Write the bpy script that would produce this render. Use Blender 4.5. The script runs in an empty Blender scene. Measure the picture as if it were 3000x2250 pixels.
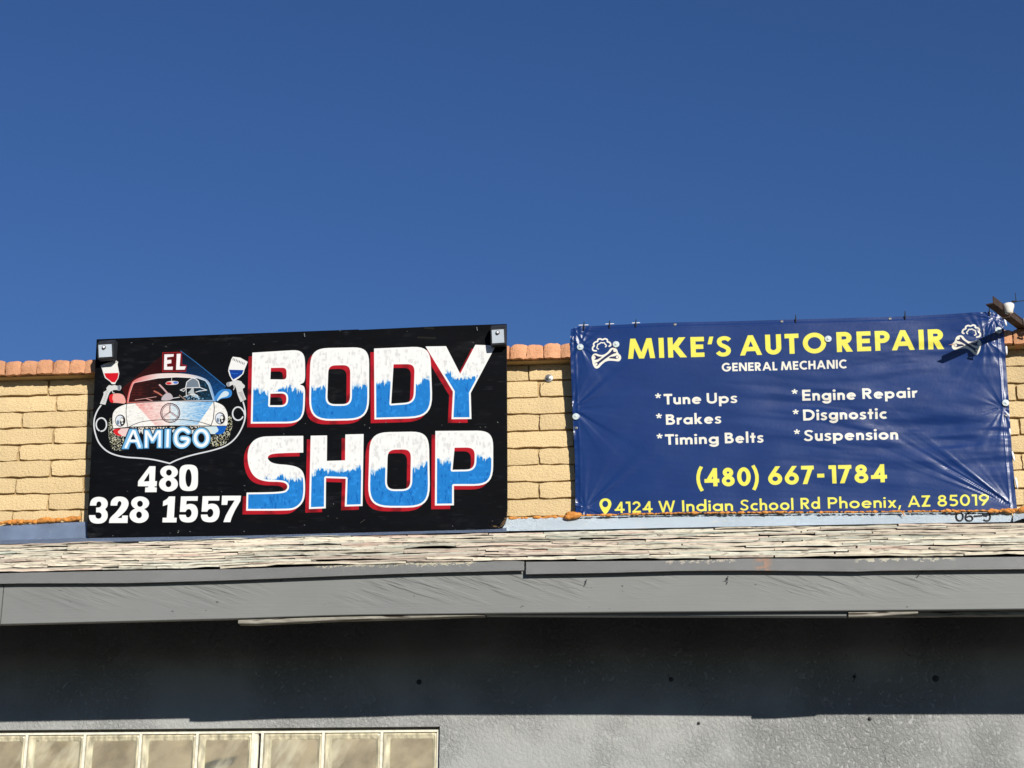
import bpy, bmesh, math, random
import numpy as np
from mathutils import Vector, Matrix
R_ = math.radians
sc = bpy.context.scene
col = sc.collection
random.seed(7)
# ---------------------------------------------------------------- camera
# x runs along the wall (to the right), y into the building, z up; the brick parapet's face is y = 0
F, CX, CY = 5500.0, 1500.0, 1125.0                     # focal length and centre in photo pixels (3000 x 2250)
Zc = Vector((143, 17000, -F)).normalized(); Xc = Vector((46500, 1390, F)).normalized()
Xc = (Xc - Xc.dot(Zc) * Zc).normalized(); Yc = Zc.cross(Xc)
ROT = Matrix((Xc, Yc, Zc))
CAM = Vector((0, -10.35, 1.6))
cam = bpy.data.cameras.new('camera'); cam.sensor_width = 36; cam.lens = 36 * F / 3000; cam.clip_end = 3000; cam.clip_start = .1
co = bpy.data.objects.new('camera', cam); col.objects.link(co); co.matrix_world = Matrix.Translation(CAM) @ ROT.to_4x4(); sc.camera = co
def P(x, y, Y=0.0):
    """the point of the plane y = Y seen at photo pixel (x, y)"""
    d = ROT @ Vector((x - CX, -(y - CY), -F)); return CAM + d * ((Y - CAM.y) / d.y)
# ---------------------------------------------------------------- sky, sun, exposure
SUN = Vector((.56, -1, .434)).normalized()
world = bpy.data.worlds.new('World'); sc.world = world; world.use_nodes = True
wn = world.node_tree; bg = wn.nodes['Background']; sky = wn.nodes.new('ShaderNodeTexSky'); sky.sky_type = 'NISHITA'; sky.sun_disc = False
sky.sun_elevation = math.asin(SUN.z); sky.sun_rotation = math.atan2(SUN.x, SUN.y); sky.altitude = 350; sky.air_density = 1.0; sky.dust_density = 0; sky.ozone_density = 5.0
hs = wn.nodes.new('ShaderNodeHueSaturation'); hs.inputs['Saturation'].default_value = 1.12; hs.inputs['Hue'].default_value = .512; wn.links.new(sky.outputs[0], hs.inputs['Color']); wn.links.new(hs.outputs[0], bg.inputs[0]); bg.inputs[1].default_value = .0525
sl = bpy.data.lights.new('sun', 'SUN'); sl.energy = 4.0; sl.angle = R_(.5); sl.color = (1, .955, .88)
so = bpy.data.objects.new('sun', sl); col.objects.link(so); so.rotation_euler = SUN.to_track_quat('Z', 'Y').to_euler()
vs = sc.view_settings; vs.view_transform = 'Standard'; vs.look = 'None'; vs.gamma = 1; vs.use_curve_mapping = False; vs.exposure = .58
sc.cycles.use_denoising = True; sc.cycles.max_bounces = 8; sc.cycles.transparent_max_bounces = 12
# ---------------------------------------------------------------- painted and printed artwork (arrays, sRGB values)
class Art:
    """a flat picture in the plane of a board; shapes are given in photo pixels and mapped by the homography h"""
    def __init__(self, w, h, hom, base):
        self.W, self.H, self.h = w, h, hom
        self.a = np.empty((h, w, 3), np.float32); self.a[:] = base
    def to(self, pts):
        p = np.asarray(pts, float); q = np.c_[p, np.ones(len(p))] @ self.h.T
        return q[:, :2] / q[:, 2:3]
    def cover(self, contours):
        W, H = self.W, self.H
        allp = np.vstack(contours)
        x0 = int(max(0, math.floor(allp[:, 0].min()) - 1)); x1 = int(min(W, math.ceil(allp[:, 0].max()) + 2))
        y0 = int(max(0, math.floor(allp[:, 1].min()) - 1)); y1 = int(min(H, math.ceil(allp[:, 1].max()) + 2))
        if x1 <= x0 or y1 <= y0: return None
        A = np.vstack([c for c in contours]); B = np.vstack([np.roll(c, -1, 0) for c in contours])
        SS = 3; cov = np.zeros((y1 - y0, x1 - x0 + 1), np.float32)
        ya, yb, xa, xb = A[:, 1], B[:, 1], A[:, 0], B[:, 0]
        lo, hi = np.minimum(ya, yb), np.maximum(ya, yb)
        for r in range(y1 - y0):
            row = cov[r]
            for s in range(SS):
                y = y0 + r + (s + .5) / SS
                m = (lo <= y) & (y < hi)
                if not m.any(): continue
                xs = np.sort(xa[m] + (y - ya[m]) * (xb[m] - xa[m]) / (yb[m] - ya[m])) - x0
                xs = np.clip(xs, 0, x1 - x0 - 1e-3)
                for k in range(0, len(xs) - 1, 2):
                    a, b = xs[k], xs[k + 1]; ia, ib = int(a), int(b)
                    if ia == ib: row[ia] += (b - a) / SS
                    else:
                        row[ia] += (ia + 1 - a) / SS; row[ia + 1:ib] += 1 / SS; row[ib] += (b - ib) / SS
        return x0, y0, np.minimum(cov[:, :-1], 1)
    def strokecov(self, pts, w):
        W, H = self.W, self.H; r = w / 2
        x0 = int(max(0, pts[:, 0].min() - r - 2)); x1 = int(min(W, pts[:, 0].max() + r + 3))
        y0 = int(max(0, pts[:, 1].min() - r - 2)); y1 = int(min(H, pts[:, 1].max() + r + 3))
        if x1 <= x0 or y1 <= y0: return None
        cov = np.zeros((y1 - y0, x1 - x0), np.float32)
        for (ax, ay), (bx, by) in zip(pts[:-1], pts[1:]):
            u0 = int(max(x0, min(ax, bx) - r - 2)); u1 = int(min(x1, max(ax, bx) + r + 3))
            v0 = int(max(y0, min(ay, by) - r - 2)); v1 = int(min(y1, max(ay, by) + r + 3))
            if u1 <= u0 or v1 <= v0: continue
            X = np.arange(u0, u1)[None, :] + .5; Y = np.arange(v0, v1)[:, None] + .5
            dx, dy = bx - ax, by - ay; L = dx * dx + dy * dy + 1e-9
            t = np.clip(((X - ax) * dx + (Y - ay) * dy) / L, 0, 1)
            d = np.hypot(X - ax - t * dx, Y - ay - t * dy)
            sub = cov[v0 - y0:v1 - y0, u0 - x0:u1 - x0]
            np.maximum(sub, np.clip(r - d + .5, 0, 1), out=sub)
        return x0, y0, cov
    def put(self, c, col, alpha=1.0):
        if c is None: return
        x0, y0, cov = c; h, w = cov.shape
        sub = self.a[y0:y0 + h, x0:x0 + w]
        k = (cov * (alpha if np.isscalar(alpha) else alpha[y0:y0 + h, x0:x0 + w]))[..., None]
        colr = col[y0:y0 + h, x0:x0 + w] if isinstance(col, np.ndarray) and col.ndim == 3 else np.asarray(col, np.float32)
        sub += (colr - sub) * k
    def poly(self, pts, col, alpha=1.0, holes=()):
        self.put(self.cover([self.to(pts)] + [self.to(q) for q in holes]), col, alpha)
    def line(self, pts, w, col, alpha=1.0):       # w in photo px
        self.put(self.strokecov(self.to(pts), w * self.k), col, alpha)
    def done(self, k=.855): return np.clip(self.a * k, 0, 1)

def homography(src, dst):
    M = []; 
    for (x, y), (u, v) in zip(src, dst):
        M.append([x, y, 1, 0, 0, 0, -u * x, -u * y, -u]); M.append([0, 0, 0, x, y, 1, -v * x, -v * y, -v])
    h = np.linalg.svd(np.array(M, float))[2][-1].reshape(3, 3)
    return h / h[2, 2]

def vnoise(h, w, cy, cx, seed, octaves=1):
    """smooth value noise 0..1, cells cy x cx pixels"""
    out = np.zeros((h, w), np.float32); amp = tot = 0; a = 1.0
    rg = np.random.RandomState(seed)
    for o in range(octaves):
        gy, gx = int(h / cy) + 3, int(w / cx) + 3
        g = rg.rand(gy, gx).astype(np.float32)
        y = np.arange(h) / cy; x = np.arange(w) / cx
        iy = y.astype(int); ix = x.astype(int); fy = (y - iy)[:, None]; fx = (x - ix)[None, :]
        fy = fy * fy * (3 - 2 * fy); fx = fx * fx * (3 - 2 * fx)
        r0 = g[iy]; r1 = g[iy + 1]
        t = r0[:, ix] * (1 - fx) + r0[:, ix + 1] * fx; b = r1[:, ix] * (1 - fx) + r1[:, ix + 1] * fx
        out += a * (t * (1 - fy) + b * fy); tot += a
        a *= .5; cy = max(1.01, cy / 2); cx = max(1.01, cx / 2)
    return out / tot

def smooth(pts, it=3, closed=True):
    """corner cutting; a point with a third entry stays sharp"""
    P = [(p[0], p[1], len(p) > 2) for p in pts]
    for _ in range(it):
        Q = []; n = len(P)
        for i, (x, y, s) in enumerate(P):
            if s or (not closed and i in (0, n - 1)): Q.append((x, y, s)); continue
            px, py, _ = P[i - 1]; nx, ny, _ = P[(i + 1) % n]
            Q.append((.75 * x + .25 * px, .75 * y + .25 * py, False)); Q.append((.75 * x + .25 * nx, .75 * y + .25 * ny, False))
        P = Q
    return [(x, y) for x, y, _ in P]
def rpoly(pts):
    """polygon with rounded corners (x, y, radius)"""
    out = []; n = len(pts)
    for i, (x, y, r) in enumerate(pts):
        if r <= 0: out.append((x, y)); continue
        px, py, _ = pts[i - 1]; nx, ny, _ = pts[(i + 1) % n]
        l1 = math.hypot(px - x, py - y); l2 = math.hypot(nx - x, ny - y); r1 = min(r, l1 * .5); r2 = min(r, l2 * .5)
        a = (x + (px - x) * r1 / l1, y + (py - y) * r1 / l1); b = (x + (nx - x) * r2 / l2, y + (ny - y) * r2 / l2)
        for k in range(9):
            t = k / 8; w = [(1 - t) ** 2, 2 * t * (1 - t) * 1.25, t * t]; s = sum(w)
            out.append(((w[0] * a[0] + w[1] * x + w[2] * b[0]) / s, (w[0] * a[1] + w[1] * y + w[2] * b[1]) / s))
    return out
def ell(cx, cy, rx, ry, a0=0, a1=360, n=40):
    return [(cx + rx * math.cos(math.radians(a0 + (a1 - a0) * i / n)), cy + ry * math.sin(math.radians(a0 + (a1 - a0) * i / n))) for i in range(n + (1 if abs(a1 - a0) < 360 else 0))]
def crop(ox, oy, s):
    return lambda pts: [(ox + p[0] * s, oy + p[1] * s) for p in pts]

# ---- a geometric sans built from bars, slants and arcs; cap height 1, y up
def thick(pts, w):
    p = np.array(pts, float); d = np.gradient(p, axis=0); d /= np.linalg.norm(d, axis=1)[:, None] + 1e-9
    n = np.c_[-d[:, 1], d[:, 0]] * w / 2
    return np.vstack([p + n, (p - n)[::-1]]).tolist()
def glyph(c, w, b):                               # stem and bar thickness
    R = lambda x0, y0, x1, y1: [[(x0, y0), (x1, y0), (x1, y1), (x0, y1)]]
    D = lambda x0, y0, x1, y1, hw: [[(x0 - hw / 2, y0), (x0 + hw / 2, y0), (x1 + hw / 2, y1), (x1 - hw / 2, y1)]]
    def A(cx, cy, rx, ry, a0, a1, t=None, ty=None):
        t = t or w; ty = ty or b
        return [ell(cx, cy, rx, ry, a0, a1, 36)[: 37 if abs(a1 - a0) < 360 else None] + ell(cx, cy, rx - t, ry - ty, a1, a0, 36)[: 37 if abs(a1 - a0) < 360 else None]]
    def O(cx, cy, rx, ry, t=None, ty=None):      # a ring as two halves
        return A(cx, cy, rx, ry, -1, 181, t, ty) + A(cx, cy, rx, ry, 179, 361, t, ty)
    x = .66
    def S(h, sw):
        q = [(sw * .93, h * .80), (sw * .78, h * .89), (sw * .52, h * .92), (sw * .24, h * .86), (sw * .17, h * .72), (sw * .28, h * .58), (sw * .55, h * .50), (sw * .80, h * .40), (sw * .85, h * .25), (sw * .72, h * .12), (sw * .45, h * .075), (sw * .20, h * .12), (sw * .06, h * .23)]
        return [thick(smooth(q, 3, False), w * .92)]
    g = {
     'I': (w, R(0, 0, w, 1)), 'E': (.58, R(0, 0, w, 1) + R(0, 0, .58, b) + R(0, .40, .54, .40 + b) + R(0, 1 - b, .58, 1)),
     'M': (1.16, D(w * .5, 0, .17 + w * .3, 1, w) + D(.17 + w * .3, 1, .58, 0, w * 1.0) + D(.99 - w * .3, 1, .58, 0, w) + D(1.16 - w * .5, 0, .99 - w * .3, 1, w)),
     'K': (.80, R(0, 0, w, 1) + D(w * .9, .38, .62, 1, w * 1.35) + D(.80 - w * .65, 0, w * 1.15, .62, w * 1.35)),
     "'": (.22, D(.06, .62, .15, 1, w * .8)),
     'S': (.60, S(1, .60)), 's': (.43, S(x, .43)),
     'A': (.95, D(w * .5, 0, .475, 1, w) + D(.95 - w * .5, 0, .475, 1, w) + R(.24, .2, .71, .2 + b)),
     'U': (.68, R(0, .31, w, 1) + R(.68 - w, .31, .68, 1) + A(.34, .335, .34, .345, 180, 360)),
     'T': (.60, R(0, 1 - b, .60, 1) + R(.30 - w / 2, 0, .30 + w / 2, 1)),
     'O': (1.0, O(.5, .5, .5, .52)), '0': (.66, O(.33, .5, .33, .515)),
     'R': (.66, R(0, 0, w, 1) + R(0, 1 - b, .36, 1) + R(0, .40, .36, .40 + b) + A(.34, .70, .285, .30, -91, 91) + D(.66 - w * .62, 0, .30, .45, w * 1.25)),
     'P': (.61, R(0, 0, w, 1) + R(0, 1 - b, .34, 1) + R(0, .38, .34, .38 + b) + A(.32, .69, .29, .31, -91, 91)),
     'G': (.98, A(.5, .5, .5, .52, 42, 352) + R(.52, .36, .98, .36 + b)), 'C': (.82, A(.5, .5, .5, .52, 48, 312)),
     'N': (.84, R(0, 0, w, 1) + R(.84 - w, 0, .84, 1) + D(.84 - w * .6, 0, w * .6, 1, w * 1.2)),
     'L': (.50, R(0, 0, w, 1) + R(0, 0, .50, b)), 'H': (.76, R(0, 0, w, 1) + R(.76 - w, 0, .76, 1) + R(0, .42, .76, .42 + b)),
     'B': (.64, R(0, 0, w, 1) + R(0, 1 - b, .36, 1) + R(0, .44, .36, .44 + b) + R(0, 0, .36, b) + A(.33, .745, .25, .255, -91, 91) + A(.35, .30, .29, .30, -91, 91)),
     'D': (.82, R(0, 0, w, 1) + R(0, 0, .34, b) + R(0, 1 - b, .36, 1) + A(.33, .5, .49, .5, -91, 91)),
     'W': (1.30, D(.36, 0, w * .5, 1, w) + D(.36, 0, .65, 1, w * .95) + D(.94, 0, .65, 1, w * .95) + D(.94, 0, 1.30 - w * .5, 1, w)),
     'Z': (.66, R(0, 0, .66, b) + R(0, 1 - b, .66, 1) + D(w * .65, 0, .66 - w * .65, 1, w * 1.3)),
     '(': (.30, [thick([(.30, 1.10), (.19, .86), (.13, .6), (.12, .42), (.14, .2), (.21, -.05), (.30, -.24)], w * .85)]),
     ')': (.30, [thick([(.0, 1.10), (.11, .86), (.17, .6), (.18, .42), (.16, .2), (.09, -.05), (.0, -.24)], w * .85)]),
     '-': (.38, R(0, .34, .38, .34 + b)), ',': (.18, D(.02, -.18, .12, .2, w * .85)),
     '4': (.72, R(.42, 0, .42 + w, 1) + R(0, .20, .72, .20 + b) + [[(.0, .20), (w * 1.15, .20), (.42 + w * .6, .80), (.42 + w * .4, 1.0), (.44, 1.0)]]),
     '8': (.62, O(.31, .745, .255, .265, w * .95) + O(.31, .285, .31, .30)),
     '6': (.66, O(.33, .32, .33, .335) + [[(.015, .38), (.06, .52), (.36, 1.0), (.36 + w * 1.15, 1.0), (.27, .50), (w, .40)]]),
     '9': (.66, O(.33, .68, .33, .335) + [[(.645, .62), (.60, .48), (.30, 0), (.30 - w * 1.15, 0), (.39, .50), (.66 - w, .60)]]),
     '7': (.60, R(0, 1 - b, .60, 1) + D(.16, 0, .60 - w * .58, 1, w * 1.1)),
     '1': (.34, R(.34 - w, 0, .34, 1) + R(0, 1 - b, .3, 1)),
     '2': (.62, R(0, 0, .62, b) + A(.31, .69, .29, .32, -10, 172) + [[(.0, 0), (w * 1.2, b * .9), (.60, .60), (.598, .72), (.40, .60), (0, .1)]]),
     '5': (.60, R(.09, 1 - b, .56, 1) + [[(.09, 1), (.09 + w * .9, 1), (.07 + w * .8, .52), (.05, .50)]] + A(.28, .31, .32, .33, -140, 118)),
     'u': (.52, R(0, .24, w, x) + R(.52 - w, 0, .52, x) + A(.26, .26, .26, .275, 180, 360)),
     'n': (.52, R(0, 0, w, x) + R(.52 - w, 0, .52, .40) + A(.27, .39, .25, .285, 0, 160)),
     'h': (.52, R(0, 0, w, 1.06) + R(.52 - w, 0, .52, .40) + A(.27, .39, .25, .285, 0, 160)),
     'm': (.84, R(0, 0, w, x) + R(.42 - w / 2, 0, .42 + w / 2, .42) + R(.84 - w, 0, .84, .42) + A(.26, .42, .26, .255, 0, 160) + A(.62, .42, .22, .255, 0, 165)),
     'r': (.34, R(0, 0, w, x) + A(.30, .37, .24, .30, 68, 165)),
     'e': (.64, A(.32, .33, .32, .345, 0, 322) + R(.06, .27, .62, .27 + b * .75)),
     'c': (.52, A(.32, .33, .32, .345, 48, 312)), 'o': (.66, O(.33, .33, .33, .345)),
     'p': (.66, R(0, -.28, w, x) + O(.34, .33, .32, .345)), 'd': (.66, R(.66 - w, 0, .66, 1.06) + O(.32, .33, .32, .345)),
     'a': (.66, R(.66 - w, 0, .66, x) + O(.32, .33, .32, .345)),
     'g': (.66, R(.66 - w, -.05, .66, x) + O(.32, .33, .32, .345) + A(.335, -.02, .325, .28, 190, 362)),
     'k': (.56, R(0, 0, w, 1.06) + D(w, .26, .42, x, w * 1.3) + D(.56 - w * .6, 0, w * 1.1, .42, w * 1.3)),
     'i': (w, R(0, 0, w, x) + [ell(w / 2, .86, w * .62, w * .62, 0, 360, 20)]), 'l': (w, R(0, 0, w, 1.06)),
     't': (.40, R(.11, 0, .11 + w, .92) + R(0, x - b, .40, x)),
     'x': (.56, D(w * .6, 0, .56 - w * .6, x, w * 1.25) + D(.56 - w * .6, 0, w * .6, x, w * 1.25)),
     '*': (.46, sum([[thick([(.23, .72), (.23 + .23 * math.cos(a), .72 + .23 * math.sin(a))], w * .55)] for a in [math.radians(90 + 72 * k) for k in range(5)]], [])),
     ' ': (.30, []),
    }
    return g[c]
SL = -.04
def word(art, s, x0, y0, x1, y1, cap, w, col, gap=.10):
    """a word from (x0,y0) to (x1,y1) on its baseline, photo px, cap height in px"""
    nat = sum(glyph(c, w, w * .9)[0] for c in s) + gap * (len(s) - 1)
    wx = w * nat * cap / math.hypot(x1 - x0, y1 - y0)      # stems keep their weight when the word is set wider
    gl = []; adv = 0
    for i, c in enumerate(s):
        adv += {'PA': -.10, 'LA': -.03, 'Tu': -.06, 'Ti': -.04, 'AU': -.02, 'UT': -.02, "'S": -.03, '41': -.03, '17': -.03}.get(s[i - 1:i + 1], 0) if i else 0
        a, sh = glyph(c, wx, w * .9); gl.append((adv, sh)); adv += a + (gap if i < len(s) - 1 else 0)
    dx, dy = (x1 - x0) / adv, (y1 - y0) / adv
    for ox, sh in gl:
        for s_ in sh:
            p = [(x0 + (ox + gx) * dx + gy * cap * SL, y0 + (ox + gx) * dy - gy * cap) for gx, gy in s_]
            art.poly(p, col)

def sign_art():
    src = [(283, 994), (1484, 949), (1486, 1547), (254, 1577)]
    W, H = 2440, 1220
    hom = homography(src, [(0, 0), (W, 0), (W, H), (0, H)])
    A = Art(W, H, hom, (.030, .034, .050)); A.k = W / 1215.
    # brushed black paint with scuffs
    n = vnoise(H, W, 40, 200, 1, 4); A.a *= (.72 + .55 * n)[..., None]
    sc = np.clip(vnoise(H, W, 14, 60, 2, 3) - .66, 0, 1) * vnoise(H, W, 160, 300, 3)
    A.a += (sc * .5)[..., None]
    RED, BLUE = (.70, .10, .15), (.13, .49, .80)
    C2 = crop(700, 930, .4038); C1 = crop(240, 930, .4039); K7 = crop(250, 1350, .217); K = crop(260, 1000, .13562)
    WHITE = (.97, .97, .955)
    letters = [
     (495, rpoly([(97, 255, 0), (478, 232, 95), (482, 468, 70), (440, 486, 10), (482, 500, 70), (474, 768, 130), (86, 770, 0)]),
        [rpoly([(232, 366, 0), (345, 364, 35), (345, 450, 30), (228, 448, 0)]), rpoly([(228, 553, 0), (345, 550, 45), (343, 636, 45), (225, 636, 0)])]),
     (475, rpoly([(520, 224, 130), (945, 214, 120), (945, 744, 160), (505, 752, 170)]), [rpoly([(650, 348, 55), (808, 345, 60), (806, 628, 60), (640, 628, 60)])]),
     (462, rpoly([(980, 225, 0), (1388, 208, 130), (1408, 728, 180), (983, 740, 0)]), [rpoly([(1122, 340, 0), (1275, 338, 60), (1266, 614, 70), (1105, 625, 0)])]),
     (430, [(1353, 210), (1503, 208), (1605, 408), (1715, 198), (1865, 203), (1682, 548), (1687, 737), (1542, 738), (1552, 538)], []),
     (1130, smooth([(467, 858, 1), (467, 980, 1), (260, 985), (212, 1000), (208, 1030), (250, 1062), (380, 1070), (450, 1095), (478, 1150), (482, 1260), (470, 1340), (410, 1395), (330, 1402), (52, 1402, 1), (55, 1270, 1), (320, 1266), (352, 1240), (350, 1212), (318, 1192), (190, 1192), (110, 1160), (68, 1080), (60, 980), (88, 905), (150, 865), (240, 860)]), []),
     (1090, [(520, 857), (640, 855), (638, 1040), (770, 1036), (772, 848), (905, 845), (897, 1368), (768, 1372), (775, 1170), (632, 1165), (630, 1385), (508, 1390)], []),
     (1080, rpoly([(950, 833, 140), (1378, 826, 130), (1388, 1380, 170), (933, 1380, 170)]), [rpoly([(1080, 960, 60), (1248, 956, 65), (1243, 1245, 65), (1072, 1247, 65)])]),
     (1040, rpoly([(1425, 823, 0), (1845, 820, 120), (1845, 1222, 150), (1560, 1222, 0), (1560, 1363, 0), (1422, 1365, 0)]), [rpoly([(1565, 945, 0), (1712, 943, 65), (1708, 1102, 65), (1550, 1105, 0)])]),
    ]
    streak = vnoise(H, W, 46, 7, 11, 2); streak2 = vnoise(H, W, 300, 60, 12, 2); brush = vnoise(H, W, 36, 9, 13, 3); curl = vnoise(H, W, 18, 18, 14, 3)
    redn = vnoise(H, W, 60, 60, 15, 2)
    for yb, out, holes in letters:
        sh = lambda q: [(p[0] - 27, p[1] + 27) for p in q]
        c = A.cover([A.to(C2(sh(out)))] + [A.to(C2(sh(h))) for h in holes])
        A.put(c, RED); A.put(c, (.30, .05, .07), np.clip((redn - .52) * 2.2, 0, .75))
    for yb, out, holes in letters:
        cs = [A.to(C2(out))] + [A.to(C2(h)) for h in holes]
        c = A.cover(cs); A.put(c, WHITE)
        x0, y0, cov = c
        edge = np.zeros_like(cov)
        for q in cs:
            r = A.strokecov(np.vstack([q, q[:1]]), 11.0 * 2)
            ex, ey, ec = r
            ux0, uy0 = max(ex, x0), max(ey, y0); ux1, uy1 = min(ex + ec.shape[1], x0 + cov.shape[1]), min(ey + ec.shape[0], y0 + cov.shape[0])
            s = edge[uy0 - y0:uy1 - y0, ux0 - x0:ux1 - x0]; np.maximum(s, ec[uy0 - ey:uy1 - ey, ux0 - ex:ux1 - ex], out=s)
        inner = cov * (1 - edge)
        # greyish brushwork in the white part
        g = np.zeros_like(A.a); g[:] = (.84, .84, .84)
        A.put((x0, y0, inner), g, np.clip((brush * .6 + curl * .4 - .46) * 3.0, 0, .32))
        A.put((x0, y0, inner), (.66, .66, .67), np.clip((curl * .5 + brush * .5 - .60) * 6, 0, .22))
        ay = A.to(C2([(1000, yb)]))[0][1]; ayl = A.to(C2([(200, yb)]))[0][1]
        Y = np.arange(H)[:, None]; X = np.arange(W)[None, :]
        line = ay + (streak2 - .5) * 70 + (streak - .5) * 56
        t = (Y - line)
        soft = np.clip((t + 40 * (curl - .3)) / 38, 0, 1)
        hard = np.clip((t - 12) / 5, 0, 1)
        al = np.clip(hard + soft * .6 * np.clip((streak - .25) * 3, 0, 1), 0, 1)
        A.put((x0, y0, inner), BLUE, al.astype(np.float32))
        A.put((x0, y0, inner), (.20, .60, .93), (al * np.clip((curl - .55) * 2.5, 0, .5)).astype(np.float32))
        A.put((x0, y0, inner), (.03, .30, .62), (al * np.clip((brush - .66) * 5, 0, .5)).astype(np.float32))
    # telephone number
    def e8(cx1, cy1, rx1, ry1, cx2, cy2, rx2, ry2, h1, h2):
        A.poly(K7(ell(cx1, cy1, rx1, ry1)), WHITE); A.poly(K7(ell(cx2, cy2, rx2, ry2)), WHITE)
        for h in (h1, h2): A.poly(K7(ell(*h)), (.04, .043, .052))
    A.poly(K7([(865, 72), (948, 72), (940, 272), (968, 274), (962, 345), (935, 345), (935, 357), (965, 360), (962, 423), (805, 424), (808, 360), (848, 357), (850, 345), (708, 343), (712, 275)]), WHITE, holes=[K7([(862, 165), (862, 275), (788, 278)])])
    e8(1130, 152, 120, 88, 1122, 314, 128, 102, (1128, 158, 38, 41), (1122, 310, 38, 45))
    A.poly(K7(rpoly([(1268, 50, 125), (1522, 50, 125), (1520, 408, 125), (1268, 408, 125)])), WHITE, holes=[K7(ell(1393, 232, 41, 120))])
    A.poly(K7(smooth([(60, 605, 1), (70, 540), (110, 498), (180, 482), (262, 498), (306, 552), (300, 620), (262, 655), (302, 690), (304, 775), (252, 838), (170, 852), (88, 838), (52, 790), (48, 733, 1), (135, 733, 1), (140, 768), (178, 786), (215, 768), (222, 722), (196, 696), (145, 696, 1), (145, 632, 1), (196, 630), (220, 595), (208, 555), (178, 546), (152, 566), (148, 605, 1)], 2)), WHITE)
    A.poly(K7(smooth([(340, 605, 1), (344, 540), (395, 488), (470, 478), (548, 496), (590, 560), (575, 628), (535, 690), (435, 772, 1), (492, 772, 1), (498, 738, 1), (575, 738, 1), (570, 840, 1), (318, 840, 1), (325, 775), (420, 690), (484, 600), (488, 560), (462, 538), (438, 560), (430, 605, 1)], 2)), WHITE)
    e8(740, 570, 122, 90, 726, 738, 130, 102, (738, 580, 38, 41), (725, 730, 38, 45))
    A.poly(K7([(1130, 480), (1213, 480), (1197, 768), (1235, 768), (1230, 832), (1040, 832), (1043, 768), (1098, 768), (1112, 590), (1045, 612), (1050, 545), (1100, 515)]), WHITE)
    five = [(1290, 480, 1), (1520, 478, 1), (1515, 540, 1), (1368, 540, 1), (1362, 590, 1), (1420, 576), (1490, 596), (1524, 670), (1512, 765), (1460, 825), (1380, 836), (1298, 820), (1268, 770), (1268, 728, 1), (1355, 728, 1), (1365, 762), (1397, 766), (1428, 740), (1437, 690), (1410, 648), (1372, 655), (1352, 690, 1), (1275, 690, 1)]
    A.poly(K7(smooth(five, 2)), WHITE); A.poly(K7(smooth([(p[0] + 293, p[1] - 3) + tuple(p[2:]) for p in five], 2)), WHITE)
    A.poly(K7([(1845, 470), (2103, 470), (2095, 540), (2020, 670), (1975, 770), (1958, 828), (1862, 828), (1895, 740), (1950, 640), (2015, 535), (1925, 535), (1915, 595), (1838, 595)]), WHITE)
    # rubbed and scuffed patches of the old board
    sm = np.clip(vnoise(H, W, 26, 70, 21, 4) - .52, 0, 1) * np.clip(vnoise(H, W, 200, 260, 22, 2) - .42, 0, 1) * 6; fl = A.a.max(2) < .12
    A.a += (sm * .16 * fl)[..., None] * np.array((1, .98, .92), np.float32)
    # ---- the car emblem
    hatch = vnoise(H, W, 5, 16, 31, 2); fine = vnoise(H, W, 4, 4, 32, 2); hx = np.arange(W, dtype=np.float32)[None, :] * np.ones((H, 1), np.float32)
    xa = A.to(K([(700, 1400), (3000, 1400)]))[:, 0]; side = np.clip((hx - xa[0]) / (xa[1] - xa[0]), 0, 1)   # 0 red side .. 1 blue side
    ya = A.to(K([(1700, 250), (1700, 1100)]))[:, 1]; depth = np.clip((np.arange(H, dtype=np.float32)[:, None] - ya[0]) / (ya[1] - ya[0]), 0, 1) * np.ones((1, W), np.float32)
    def rb(red, white, blue, m0=.34, m1=.62):
        o = np.zeros((H, W, 3), np.float32); r, w_, b_ = map(np.array, (red, white, blue))
        k1 = np.clip(side / m0, 0, 1)[..., None]; k2 = np.clip((side - m1) / (1 - m1), 0, 1)[..., None]
        o[:] = r * (1 - k1) + w_ * k1; o += (b_ - o) * k2; return o
    BLK = (.03, .032, .04)
    A.poly(K([(1950, 190), (1590, 290), (720, 1010), (800, 1240), (960, 860), (1250, 720), (1700, 680)]), (.27, .05, .05), .35 + .55 * depth)
    A.poly(K([(1960, 190), (2200, 330), (2962, 970), (2900, 1080), (2730, 1250), (2600, 850), (2300, 740), (1950, 680)]), (.05, .33, .62), np.clip(.15 + .9 * depth, 0, 1) * (.55 + .6 * (fine - .3)))
    A.line(K([(1985, 205), (2300, 440), (2700, 760), (2955, 975)]), 2.0, (.22, .5, .78), .8)
    # cabin
    A.poly(K(smooth([(820, 1345, 1), (825, 1230), (905, 930), (985, 825), (1250, 728), (1600, 683), (2050, 690), (2380, 745), (2590, 840), (2660, 1000), (2745, 1300, 1), (820, 1345, 1)], 2)), rb((.84, .28, .27), (.90, .84, .82), (.30, .56, .80)))
    A.poly(K(smooth([(850, 1315, 1), (885, 1130), (965, 895), (1120, 865), (1500, 792), (1900, 768), (2350, 790), (2520, 850), (2590, 950), (2690, 1265, 1), (1700, 1280, 1)], 2)), rb((.24, .07, .07), (.05, .05, .06), (.07, .22, .32), .5, .5))
    A.line(K([(850, 1315), (885, 1130), (965, 895), (1120, 865), (1500, 792), (1900, 768), (2350, 790), (2520, 850), (2590, 950), (2690, 1265)]), 2.2, rb((.92, .62, .60), (.95, .93, .92), (.55, .75, .90)))
    c = A.cover([A.to(K([(880, 1290), (960, 930), (1120, 890), (1600, 810), (1500, 1240)]))]); A.put(c, (.45, .16, .13), np.clip((vnoise(H, W, 4, 40, 33, 2) - .5) * 2, 0, .5))
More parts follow.
